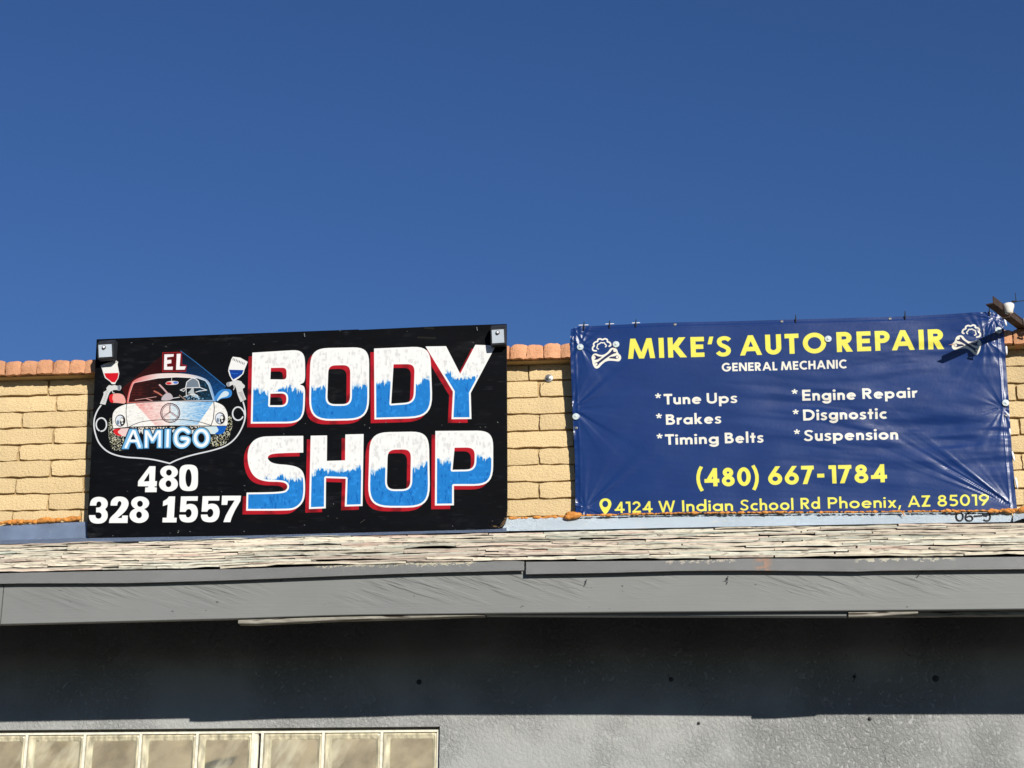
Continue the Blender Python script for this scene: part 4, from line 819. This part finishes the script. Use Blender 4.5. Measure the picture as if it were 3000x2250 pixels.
board('fascia_board', -640, 2, fb_t, fb_b, YF, .038, M['fascia'])
board('fascia_board', 5, 3640, fb_t, fb_b, YF, .038, M['fascia'], 40)
board('soffit_trim', 699, 1420, [(699, 1806), (1000, 1797), (1420, 1790)], [(699, 1827), (740, 1828), (1000, 1816), (1200, 1811.5), (1420, 1803)], YF + .014, .05, M['weathered'], 40)
board('soffit_trim', 1424, 2482, [(1424, 1790), (2482, 1785)], [(1424, 1802), (1700, 1803), (2482, 1805)], YF + .030, .05, M['fascia'])
board('soffit_trim', 2486, 2690, [(2486, 1784), (2690, 1782)], [(2486, 1807), (2560, 1806), (2690, 1797)], YF + .014, .02, M['weathered'], 12)
board('soffit_trim', 2486, 3640, [(2486, 1784), (3640, 1777)], [(2486, 1805), (3000, 1801), (3640, 1797)], YF + .046, .05, M['weathered'])
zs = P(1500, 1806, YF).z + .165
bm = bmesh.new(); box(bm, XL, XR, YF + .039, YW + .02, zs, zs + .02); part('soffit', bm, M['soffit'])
# ---- lower wall with the opening for the glass block window
zw0 = -.05; pj = (P(741, 2200, YW + .03).x - P(77, 2200, YW + .03).x) / 4; wx0 = P(77, 2200, YW + .03).x - 3 * pj - .012; wx1 = P(1288, 2180, YW).x; wz1 = P(1200, 2129, YW).z; wz0 = wz1 - .95
bm = bmesh.new()
for q in ((XL, wx0, zw0, zs), (wx1, XR, zw0, zs), (wx0, wx1, wz1, zs), (wx0, wx1, zw0, wz0)): box(bm, q[0], q[1], YW, YW + .2, q[2], q[3])
bmesh.ops.remove_doubles(bm, verts=bm.verts, dist=.0001); part('front_wall', bm, M['stucco'])
bm = bmesh.new(); box(bm, XL + .02, XR - .02, YW + .3, 6, -.05, Z0 - .31); part('wall_core', bm, M['mortar'])
bm = bmesh.new(); box(bm, XL, XR, .31, 6, Z0 - .3, Z0 - .2); part('flat_roof', bm, M['deck'])
# glass block window: two panels side by side
win = thing_ = obj('glass_block_window', bmesh.new(), M['grout'], B); win.location = -Vector(B.location)
bm = bmesh.new(); box(bm, wx0, wx1, YW + .066, YW + .15, wz0, wz1 + .0); win.data = mesh_of('glass_block_window', bm, M['grout'], False)
def block_mesh(w, h, seed):
    bm = bmesh.new(); d = .012
    def ring(x, z, y, rr, ox=0, oz=0):
        return [bm.verts.new((ox + cx * (x - rr) + rr * math.cos(a) * 1.0, y, oz + cz * (z - rr) + rr * math.sin(a))) for (cx, cz, a0) in ((1, 1, 0), (-1, 1, 90), (-1, -1, 180), (1, -1, 270)) for a in (R_(a0), R_(a0 + 30), R_(a0 + 60), R_(a0 + 90))]
    prof = [(w / 2, h / 2, .02, .004, 0), (w / 2 - .001, h / 2 - .001, -.012, .006, 0), (w / 2 - .006, h / 2 - .006, -.018, .010, 0), (w / 2 - .012, h / 2 - .012, -.016, .010, 0), (w / 2 - .023, h / 2 - .021, -.010, .011, 0), (w / 2 - .027, h / 2 - .025, -.011, .011, 0), (w / 2 - .030, h / 2 - .028, -.004, .010, 1)]
    rings = [ring(x, z, y, rr, .009 * (k > 3), -.002 * (k > 3)) for k, (x, z, y, rr, _) in enumerate(prof)]
    for k, (a, b) in enumerate(zip(rings[:-1], rings[1:])):
        for i in range(len(a)):
            f = bm.faces.new((a[i], a[(i + 1) % 16], b[(i + 1) % 16], b[i])); f.material_index = 0
    f = bm.faces.new(rings[-1]); f.material_index = 1
    g = [bm.verts.new((.009 + sx * (w / 2 - .0265), -.0100, -.002 + sz * (h / 2 - .0265))) for sx, sz in ((-1, -1), (1, -1), (1, 1), (-1, 1))]; f = bm.faces.new(g); f.material_index = 2
    me = bpy.data.meshes.new('glass_block'); bm.normal_update(); bm.to_mesh(me); bm.free()
    for m_ in (M['glass_rim'], M['glass_back'], M['glass']): me.materials.append(m_)
    for p_ in me.polygons: p_.use_smooth = p_.material_index == 0
    return me
gz1 = P(1200, 2143, YW + .03).z; J = [P(x, 2200, YW + .03).x for x in (77, 247, 411, 577, 741)]; J2 = [P(x, 2200, YW + .03).x for x in (768, 947, 1118, 1284)]
pitch = (J[4] - J[0]) / 4; cols = []
x = J[0]
for a, b in zip(J[:-1], J[1:]): cols.append((a, b))
while x - pitch > wx0 - .02: cols.append((x - pitch, x)); x -= pitch
for a, b in zip(J2[:-1], J2[1:]): cols.append((a, b))
bm = bmesh.new()
xs_ = []
for a, b in cols:
    for x_ in (a, b):
        if all(abs(x_ - q) > .02 for q in xs_): xs_.append(x_); box(bm, x_ - .0066, x_ + .0066, YW + .0205, YW + .064, wz0, gz1 + .002)
for r in range(4):
    z_ = gz1 - pitch * r; box(bm, wx0 + .01, wx1 - .004, YW + .0215, YW + .0635, z_ - .0068 if r else z_ - .004, z_ + .0068)
obj('mortar_grid', bm, M['grout'], win)
gb = block_mesh(pitch - .014, pitch - .014, 1)
for a, b in cols:
    for r in range(3):
        o = obj('glass_block', gb, None, win); o.location = ((a + b) / 2, YW + .036, gz1 - pitch * (r + .5)); o.scale = ((b - a - .014) / (pitch - .014), 1, 1)
bm = bmesh.new(); xg = P(760, 2200, YW + .03).x; box(bm, xg - .0025, xg + .0025, YW + .0400, YW + .07, wz0, gz1 + .01); o = obj('expansion_joint', bm, M['deck'], win)
for x_, w_ in ((P(751, 2200, YW + .03).x - .002, .030),):
    bm = bmesh.new(); box(bm, x_ - w_ / 2, x_ + w_ / 2 - .006, YW + .028, YW + .068, wz0, gz1 + .004, .003); obj('grout_band', bm, M['grout'], win)
    bm = bmesh.new(); box(bm, xg + .004, xg + .018, YW + .026, YW + .068, wz0, gz1 + .006, .003); obj('grout_band', bm, M['grout'], win)
# small fixings in the walls
def fixing(name, px, Y, r, m, label, cat='wall anchor', wire=None):
    c = P(px[0], px[1], Y); t = thing(name, label, cat, tuple(c)); bm = bmesh.new(); lathe(bm, [(r * .6, 0), (r, -.002), (r * .9, -.010), (r * .35, -.013)], (0, 0, 0), (0, 1, 0), 12); o = obj('bolt_head', bm, m, t); shade(o)
    bm = bmesh.new(); lathe(bm, [(r * 1.7, .002), (r * 1.7, -.002), (r * .8, -.0045)], (0, 0, 0), (0, 1, 0), 14); o = obj('collar', bm, m, t)
    if wire:
        bm = bmesh.new(); tube(bm, [(a * .001, -.012 - abs(a) * .0004, b * .001) for a, b in wire], .0016, 6); obj('wire_end', bm, M['wire'], t)
    return t
fixing('wall_anchor', (1608, 1108), 0, .014, M['screw'], 'grey metal anchor on the cream blocks just left of the blue banner', wire=[(0, 0), (-12, -8), (-24, -30)])
fixing('wall_anchor', (2741, 1988), YW, .010, M['anchor'], 'black round anchor on the shaded grey wall, under the right part of the eave')
fixing('wall_anchor', (1228, 1998), YW, .008, M['anchor'], 'small black anchor on the shaded grey wall above the glass block window')
fixing('wall_anchor', (1966, 1991), YW, .007, M['anchor'], 'small black anchor with a bent wire end below the middle of the eave', wire=[(0, 0), (-10, 14), (-12, 26)])
fixing('wall_anchor', (2548, 2106), YW, .006, M['anchor'], 'tiny black anchor right at the edge of the eave shadow')
fixing('wall_anchor', (2047, 2119), YW, .005, M['anchor'], 'tiny black anchor on the sunlit grey stucco below the eave shadow')
fixing('wall_anchor', (2503, 1982), YW, .005, M['anchor'], 'thin hooked wire on the shaded wall, left of the round black anchor', wire=[(10, 12), (2, 12), (0, 0), (-2, -16), (-8, -30)])
def nail(px, bend, label):
    c = P(px[0], px[1], YF); t = thing('bent_nail', label, 'nail', tuple(c)); bm = bmesh.new(); tube(bm, [(0, .01, 0), (0, -.004, 0)] + [(a * .001, -.012, b * .001) for a, b in bend], .0017, 6); obj('shank', bm, M['wire'], t)
    bm = bmesh.new(); a, b = bend[-1]; lathe(bm, [(.004, -.001), (.004, .001)], (a * .001, -.012, b * .001), (a, 0, b), 8); obj('head', bm, M['wire'], t)
nail((1713, 1713), [(2, -4), (6, 4), (9, 20)], 'bent nail in the fascia board right of the drip edge joint')
nail((2131, 1706), [(0, -6), (1, 10), (3, 24)], 'upright nail in the fascia board below the dented drip edge')
nail((2688, 1690), [(0, 0), (16, 16), (24, 22)], 'slanting nail under the drip edge in the right part of the fascia board')
# ---------------------------------------------------------------- black plywood sign
def board_pt(x, y): 
    t = (y - 949) / (1577 - 949); return P(x, y, -.205 + .115 * t)
S = thing('body_shop_sign', 'black plywood sign hand-painted EL AMIGO BODY SHOP with a cartoon car and phone number', 'sign', tuple(board_pt(870, 1560)))
outl = [(283, 994), (500, 985.5), (740, 976.5), (1050, 965), (1052, 966.5), (1300, 955), (1484, 949), (1484.5, 1100), (1485.5, 1300), (1486, 1490), (1484, 1516), (1480, 1530), (1474, 1541), (1462, 1546), (1430, 1549), (1417, 1551), (1100, 1559.5), (1000, 1563), (700, 1570), (400, 1577), (300, 1580), (272, 1580), (262, 1577), (256, 1570), (254.5, 1562), (262, 1420), (272, 1220)]
signmat = image_mat('hand_painted_black_board', sign_art(), .6, .06, lambda N, L, p, v: (lambda b: (b.inputs['Strength'].__setattr__('default_value', .35), b.inputs['Distance'].__setattr__('default_value', .003), L.new(math_(N, L, 'ADD', noise(N, L, v, 40, 5, (.35, 1, 1)), math_(N, L, 'MULTIPLY', noise(N, L, v, 3, 2), 3)), b.inputs['Height']), L.new(b.outputs[0], p.inputs['Normal'])))(N.new('ShaderNodeBump')))
bm = bmesh.new(); prism(bm, [board_pt(*q) for q in outl], .019); uvl = bm.loops.layers.uv.new('UVMap'); bmesh.ops.recalc_face_normals(bm, faces=bm.faces)
hm = homography([(283, 994), (1484, 949), (1486, 1547), (254, 1577)], [(0, 0), (1, 0), (1, 1), (0, 1)])
def topix(p):
    d = ROT.transposed() @ (Vector(p) - CAM); return CX + F * d.x / -d.z, CY - F * d.y / -d.z
for f in bm.faces:
    if len(f.verts) > 10 and f.normal.y < -.5:
        for lp in f.loops:
            x, y = topix(lp.vert.co); q = hm @ np.array([x, y, 1]); lp[uvl].uv = (q[0] / q[2], 1 - q[1] / q[2])
    else: f.material_index = 1
bmesh.ops.triangulate(bm, faces=[f for f in bm.faces if len(f.verts) > 10])
o = obj('board', bm, [signmat, M['ply']], S); rel(o, S)
for px in (420, 880, 1340):
    bm = bmesh.new(); t_ = board_pt(px, 1040); b_ = board_pt(px, 1480); x_ = t_.x
    vs2 = [bm.verts.new(q) for q in ((x_ - .03, t_.y + .020, t_.z), (x_ + .03, t_.y + .020, t_.z), (x_ + .03, b_.y + .020, b_.z), (x_ - .03, b_.y + .020, b_.z), (x_ - .03, -.004, b_.z), (x_ + .03, -.004, b_.z), (x_ + .03, t_.y + .055, t_.z), (x_ - .03, t_.y + .055, t_.z))]
    for q in ((0, 1, 2, 3), (3, 2, 5, 4), (0, 1, 6, 7), (4, 5, 6, 7), (0, 3, 4, 7), (1, 2, 5, 6)): bm.faces.new([vs2[i] for i in q])
    o = obj('batten', bm, M['weathered'], S); rel(o, S)
for px in ((308, 1003), (892, 978), (1397, 960)):
    bm = bmesh.new(); c = board_pt(*px); tube(bm, [(c.x, c.y + .002, c.z), (c.x, c.y - .006, c.z), (c.x + .004, c.y - .007, c.z - .022)], .003, 6); o = obj('bent_nail', bm, M['screw'], S); rel(o, S)
# two solar wall lights clipped over the board's upper corners
def light(name, quad, plate, sensor, label, side):
    """quad: housing outline seen from the front (hood top-left, top-right, bottom-right, bottom-left)"""
    Y = -.215; tl, tr, br, bl = [P(*q, Y - .055) for q in quad]; w = (tr - tl).length; t = thing(name, label, 'wall light', tuple(P(*quad[3], Y)), 'solar lights on the sign corners')
    bm = bmesh.new(); X = (tr - tl).normalized()
    # side profile: back plate, sloping hood, front face leaning back towards the bottom
    h = (tl - bl).length
    prof = [(.012, .0), (.012, h * 1.02), (-.030, h * 1.04), (-.066, h * .80), (-.062, h * .74), (-.040, h * .02), (-.030, -.004)]
    x0, x1 = bl.x, br.x
    A_ = [bm.verts.new((x0, Y + y, bl.z + z)) for y, z in prof]; Bv = [bm.verts.new((x1, Y + y, br.z + z)) for y, z in prof]; n = len(prof)
    bm.faces.new(A_); bm.faces.new(Bv[::-1])
    for i in range(n): bm.faces.new((A_[i], A_[(i + 1) % n], Bv[(i + 1) % n], Bv[i]))
    bmesh.ops.recalc_face_normals(bm, faces=bm.faces); bmesh.ops.bevel(bm, geom=bm.edges[:], offset=.003, segments=2, affect='EDGES'); o = obj('housing', bm, M['lamp_body'], t); rel(o, t)
    bm = bmesh.new(); i_ = .10 * (x1 - x0)
    def fp(x, s): # point on the front face: s 0 bottom .. 1 top
        return Vector((x, Y - .040 - .022 * s * 1.0 - .0035, bl.z + (br.z - bl.z) * ((x - x0) / (x1 - x0)) + h * (.02 + .72 * s)))
    q = [fp(x0 + i_, .06), fp(x1 - i_, .06), fp(x1 - i_ * 1.2, .94), fp(x0 + i_ * .8, .94)]; prism(bm, q, .004); o = obj('lamp_cover', bm, M['lamp_face'], t); rel(o, t)
    c = fp(x0 + (x1 - x0) * sensor, .74); bm = bmesh.new(); ax = Vector((0, -1, .05))
    lathe(bm, [(.0115, -.002), (.0115, .005), (.0085, .006)], c, ax, 20); o = obj('sensor_ring', bm, M['lamp_body'], t); rel(o, t); shade(o)
    bm = bmesh.new(); lathe(bm, [(.007, .004), (.007, .0075), (.004, .010), (.0012, .0108)], c, ax, 16); o = obj('sensor_lens', bm, M['white_tape'], t); rel(o, t); shade(o)
light('solar_light', [(281, 997), (331, 995), (331, 1046), (283, 1049)], None, .42, 'black solar light clipped on the upper left corner of the black sign', -1)
light('solar_light', [(1434, 952), (1484, 950), (1481, 1005), (1437, 1008)], None, .48, 'black solar light clipped on the upper right corner of the black sign', 1)
# ---------------------------------------------------------------- blue vinyl banner
BT = [(1672, 963), (1698, 955.5), (1928, 946), (2300, 936), (2604, 927), (2899, 914), (2938, 924)]
BB = [(1686, 1508), (2000, 1503), (2980, 1494)]
BLf = [(963, 1672), (1007, 1670), (1110, 1674), (1218, 1678), (1337, 1684), (1508, 1686)]
BR = [(924, 2938), (1000, 2943), (1100, 2950), (1200, 2957), (1300, 2963), (1400, 2971), (1494, 2980)]
NU, NV = 420, 190
U = np.linspace(0, 1, NU)[None, :]; V = np.linspace(0, 1, NV)[:, None]       # v down
px = np.zeros((NV, NU)); py = np.zeros((NV, NU))
topx = 1672 + (2938 - 1672) * U[0]; topy = np.interp(topx, [a for a, _ in BT], [b for _, b in BT])
botx = 1686 + (2980 - 1686) * U[0]; boty = np.interp(botx, [a for a, _ in BB], [b for _, b in BB])
ly = 963 + (1508 - 963) * V[:, 0]; lx = np.interp(ly, [a for a, _ in BLf], [b for _, b in BLf]); ry = 924 + (1494 - 924) * V[:, 0]; rx = np.interp(ry, [a for a, _ in BR], [b for _, b in BR])
px = (1 - V) * topx + V * botx + (1 - U) * lx[:, None] + U * rx[:, None] - ((1 - U) * (1 - V) * 1672 + U * (1 - V) * 2938 + (1 - U) * V * 1686 + U * V * 2980)
py = (1 - V) * topy + V * boty + (1 - U) * ly[:, None] + U * ry[:, None] - ((1 - U) * (1 - V) * 963 + U * (1 - V) * 924 + (1 - U) * V * 1508 + U * V * 1494)
# hangs over the coping and comes in to the foot of the wall
Yb = -.118 + .064 * np.clip((V - .08) / .85, 0, 1) ** 1.0 + 0 * U
mx_, my_ = 2.62 * U + 0 * V, 1.14 * V + 0 * U                                   # metres on the cloth
def nz(cx_, cy_, seed, o_=1): return vnoise(NV, NU, cy_ / (1.14 / NV), cx_ / (2.62 / NU), seed, o_) - .5
D = nz(.5, .5, 61, 2) * .020
g = np.clip((U - .25) / .5, 0, 1) * np.clip(1.4 - abs(V - .42) * 2.2, 0, 1)
# slack runs: sagging horizontal folds
warp = nz(.7, .3, 62) * .16
def rows_noise(period, seed, stretch=.55):
    yy = my_ + warp + .05 * np.sin(mx_ * 2.2); h_, w_ = NV, NU
    rgx = np.random.RandomState(seed); G = rgx.rand(80, 16); fy = yy / period + 20; fx = mx_ / stretch + 1
    iy = fy.astype(int); ix = fx.astype(int); ty = fy - iy; tx = fx - ix; ty = ty * ty * (3 - 2 * ty); tx = tx * tx * (3 - 2 * tx)
    return (G[iy, ix] * (1 - tx) + G[iy, ix + 1] * tx) * (1 - ty) + (G[iy + 1, ix] * (1 - tx) + G[iy + 1, ix + 1] * tx) * ty - .5
D += g * (rows_noise(.065, 63, .38) * .016 + rows_noise(.12, 64, .5) * .016 + rows_noise(.03, 67, .25) * .004)
D += nz(.12, .05, 65, 2) * .0018 * (.35 + g)
def radial(cx_, cy_, seed, amp, reach, k, a0=None, spread=9):
    dx, dy = mx_ - cx_, my_ - cy_; r = np.hypot(dx, dy) + 1e-4; th = np.arctan2(dy, dx); rgx = np.random.RandomState(seed); G = rgx.rand(400)
    f = (th + 4) * k; i = f.astype(int); t = f - i; t = t * t * (3 - 2 * t); n_ = G[i % 400] * (1 - t) + G[(i + 1) % 400] * t - .5
    m = np.exp(-r / reach) * np.clip(r / .04, 0, 1) * (1 + .5 * nz(.06, .06, seed + 5))
    if a0 is not None: m *= np.exp(-((th - a0) * spread) ** 2)
    return n_ * m * amp
D += radial(2.60, 1.12, 71, .045, .26, 34, -2.62, 7.0) + radial(2.60, 1.12, 72, .007, .35, 8, -2.3, 1.5) + radial(2.60, 1.12, 82, .010, .5, 14, -2.55, 5) + radial(2.50, .16, 73, .007, .12, 7) + radial(.06, .12, 74, .009, .10, 7) + radial(2.58, .55, 75, .005, .16, 7) + radial(2.56, .04, 76, .022, .08, 7) + radial(.02, .02, 77, .026, .07, 6) + radial(0.0, .5, 78, .008, .2, 8) + radial(.06, 1.10, 79, .010, .3, 7)
# hems: doubled cloth along all edges
hem = np.maximum(np.clip(1 - np.abs(mx_ - .028) / .006, 0, 1), np.maximum(np.clip(1 - np.abs(mx_ - 2.585) / .006, 0, 1), np.clip(1 - np.abs(my_ - .022) / .005, 0, 1)))
D -= hem * .0025; D += ((mx_ < .026) | (mx_ > 2.588) | (my_ < .020)) * .0022
D += np.exp(-mx_ / .02) * nz(.05, .03, 80, 2) * .012
Dn = np.clip(-D, -.05, .03)
hb = homography([(1672, 960), (2938, 912), (2980, 1492), (1686, 1508)], [(0, 0), (1, 0), (1, 1), (0, 1)])
vert = []; uvs = []
for j in range(NV):
    for i in range(NU):
        q = P(px[j, i], py[j, i], Yb[j, i]); vert.append((q.x, q.y + float(np.clip(D[j, i], -.03, .022)), q.z)); w3 = hb @ np.array([px[j, i], py[j, i], 1]); uvs.append((w3[0] / w3[2], 1 - w3[1] / w3[2]))
faces = [(j * NU + i, (j + 1) * NU + i, (j + 1) * NU + i + 1, j * NU + i + 1) for j in range(NV - 1) for i in range(NU - 1)]
me = bpy.data.meshes.new('vinyl_sheet'); me.from_pydata(vert, [], faces); ul = me.uv_layers.new(name='UVMap'); li = np.empty(len(me.loops), int); me.loops.foreach_get('vertex_index', li); ul.data.foreach_set('uv', np.array(uvs, np.float32)[li].ravel())
for f in me.polygons: f.use_smooth = True
BN = thing('auto_repair_banner', "blue vinyl banner printed MIKE'S AUTO REPAIR with services and phone number", 'banner', tuple(P(2320, 1500, -.06)))
def weave(N, L, p, v):
    b = N.new('ShaderNodeBump'); b.inputs['Strength'].default_value = .25; b.inputs['Distance'].default_value = .0010
    w = N.new('ShaderNodeTexWave'); w.bands_direction = 'Z'; w.inputs['Scale'].default_value = 45; w.inputs['Distortion'].default_value = 1.5; L.new(v, w.inputs['Vector'])
    L.new(math_(N, L, 'ADD', w.outputs[1], math_(N, L, 'MULTIPLY', noise(N, L, v, 55, 4), 1.5)), b.inputs['Height']); L.new(b.outputs[0], p.inputs['Normal'])
banmat = image_mat('printed_blue_vinyl', banner_art(), .29, .45, weave)
o = obj('vinyl_sheet', me, banmat, BN); rel(o, BN)
def ban_pt(x, y, off=0):
    d = (px - x) ** 2 + (py - y) ** 2; j, i = np.unravel_index(np.argmin(d), d.shape); q = Vector(vert[j * NU + i]); e = P(x, y, q.y); return Vector((e.x, q.y - off, e.z))
for x_, y_ in ((1700, 1017.5), (1804.7, 1009.5), (1687, 1221), (2426, 993.6), (2925, 968), (2946, 1181)):
    c = ban_pt(x_, y_, .003); bm = bmesh.new(); lathe(bm, [(.0195, .002), (.0200, -.001), (.0185, -.0035), (.006, -.0045), (.0045, -.0085), (.001, -.0095)], c, (0, 1, 0), 24); o = obj('washer', bm, M['washer'], BN); rel(o, BN); shade(o, 50)
for x_, y_ in ((1688, 1254), (1977, 951), (2290, 942), (2607, 934), (2948, 1217)):
    c = ban_pt(x_, y_, .002); bm = bmesh.new(); lathe(bm, [(.0085, .001), (.0085, -.002), (.0060, -.003), (.0045, .0)], c, (0, 1, 0), 14); o = obj('grommet', bm, M['screw'], BN); rel(o, BN)
for x_, y_ in ((1711, 955), (1786, 951.5), (1863, 948), (2331, 935), (2651, 924.5), (2898, 914)):
    c = ban_pt(x_, y_, .006); bm = bmesh.new(); tube(bm, [(c.x, c.y, c.z - .024), (c.x, c.y - .004, c.z), (c.x + .001, c.y, c.z + .024)], [.0035, .0040, .0022], 6); o = obj('cable_tie', bm, M['wire'], BN); rel(o, BN)
for x0_, x1_, y_ in ((1696, 1724, 956.5), (1774, 1799, 953), (1852, 1875, 950)):
    a, b = ban_pt(x0_, y_, .004), ban_pt(x1_, y_ - 1, .004); a.z += .006; b.z += .006; bm = bmesh.new(); tube(bm, [a, b], .0028, 6); o = obj('string_end', bm, M['white_tape'], BN); rel(o, BN)
# pale rope tied down the right edge
for (x_, y_), (x2, y2) in (((2943, 935), (2948, 955)), ((2947, 1010), (2949, 1040)), ((2956, 1245), (2960, 1275)), ((2965, 1322), (2972, 1352)), ((2975, 1398), (2981, 1432))):
    a, b = P(x_, y_, -.075), P(x2, y2, -.07); bm = bmesh.new(); tube(bm, [a, a.lerp(b, .25), a.lerp(b, .75), b], [.003, .0065, .0065, .003], 8); o = obj('edge_rope', bm, M['white_tape'], BN); rel(o, BN); shade(o, 80)
# ---------------------------------------------------------------- steel angle with insulators at the right
sh = P(2743, 1053, -.115); best = None
for k in range(400):
    Yt = -.12 - k * .0025; tp = P(2888, 894, Yt); lam = (-.115 - Yt); e = abs(tp.x - lam * SUN.x / -SUN.y * 1.0 - sh.x) + abs(tp.z - lam * SUN.z / -SUN.y - sh.z)
    if best is None or e < best[0]: best = (e, Yt, tp)
Yt, tip = best[1], best[2]
bY = None
for k in range(1600):
    Yq = Yt + k * .0025; q = P(2973, 958, Yq)
    if q.z >= tip.z - 1e-4 and (bY is None): pass
    if bY is None or abs(q.z - tip.z) < bY[0]: bY = (abs(q.z - tip.z), Yq, q)
far = bY[2]; D_ = (far - tip); D_.z = 0; D_.normalize(); 
Wd = Vector((D_.y, -D_.x, 0))                           # horizontal leg runs this way from the tip edge
AN = thing('steel_angle', 'rusty brown steel angle bracket with white insulators jutting out over the banner corner', 'bracket', tuple(tip))
Ln = 2.6; 
# width of the flat leg: to the inner corner seen at (2911.5, 892)
def solve_w(pxl):
    bw = None
    for k in range(200):
        w = .02 + k * .001; q = tip + Wd * w; x, y = topix(q)
        if bw is None or abs(x - pxl) < bw[0]: bw = (abs(x - pxl), w)
    return bw[1]
wl = solve_w(2912); cor = tip + Wd * wl
hh = .03
for k in range(200):
    q = cor + Vector((0, 0, .02 + k * .001))
    if topix(q)[1] <= 868: hh = .02 + k * .001; break
bm = bmesh.new(); th = .006
sec = [(0, 0), (wl, 0), (wl, hh), (wl - th, hh), (wl - th, th), (0, th)]
A_ = [bm.verts.new(Wd * a + Vector((0, 0, b))) for a, b in sec]; Bv = [bm.verts.new(Wd * a + Vector((0, 0, b)) + D_ * Ln) for a, b in sec]; n = len(sec); bm.faces.new(A_); bm.faces.new(Bv[::-1])
for i in range(n): bm.faces.new((A_[i], A_[(i + 1) % n], Bv[(i + 1) % n], Bv[i]))
obj('angle_bar', bm, M['rust'], AN)
def at_px(pxl, py_off):      # distance along the bar whose corner shows at photo x
    bb = None
    for k in range(260):
        t = k * .01; x, y = topix(cor + D_ * t)
        if bb is None or abs(x - pxl) < bb[0]: bb = (abs(x - pxl), t)
    return bb[1]
for pxl in (2943, 2999):
    t = at_px(pxl, 0); c = D_ * t + Wd * (wl + .006) + Vector((0, 0, hh * .98)); bm = bmesh.new(); c0 = D_ * t + Wd * (wl + .026) + Vector((0, 0, hh - .026))
    lathe(bm, [(.012, -.036), (.021, -.032), (.024, -.014), (.029, -.002), (.031, .014), (.026, .022), (.010, .025)], c0, (0, 0, 1), 20); o = obj('insulator', bm, M['porcelain'], AN); shade(o, 60)
    bm = bmesh.new(); tube(bm, [c0 + Vector((0, 0, -.03)), c0 + Vector((0, 0, -.055)), c0 - Wd * .04 + Vector((0, 0, -.055))], .006, 8); obj('insulator_pin', bm, M['rust'], AN)
t0_ = at_px(2943, 0); w0 = tip + D_ * t0_ + Wd * (wl + .03) + Vector((0, 0, hh * .9))
pa = P(2966, 884, w0.y); pb = P(2977, 883, w0.y + .02); pe = P(3120, 870, w0.y + .2); ps = P(2974, 857, w0.y + .02)
bm = bmesh.new(); tube(bm, [Vector(q) - tip for q in (w0, pa, pb, pe)], [.0022, .0024, .0024, .0022], 6); o = obj('wire', bm, M['wire'], AN)
bm = bmesh.new(); tube(bm, [pa - tip, pb - tip], .006, 8); obj('wire_splice', bm, M['wire'], AN)
bm = bmesh.new(); tube(bm, [pb - tip, ps - tip], [.0024, .0018], 6); obj('wire_end', bm, M['wire'], AN)
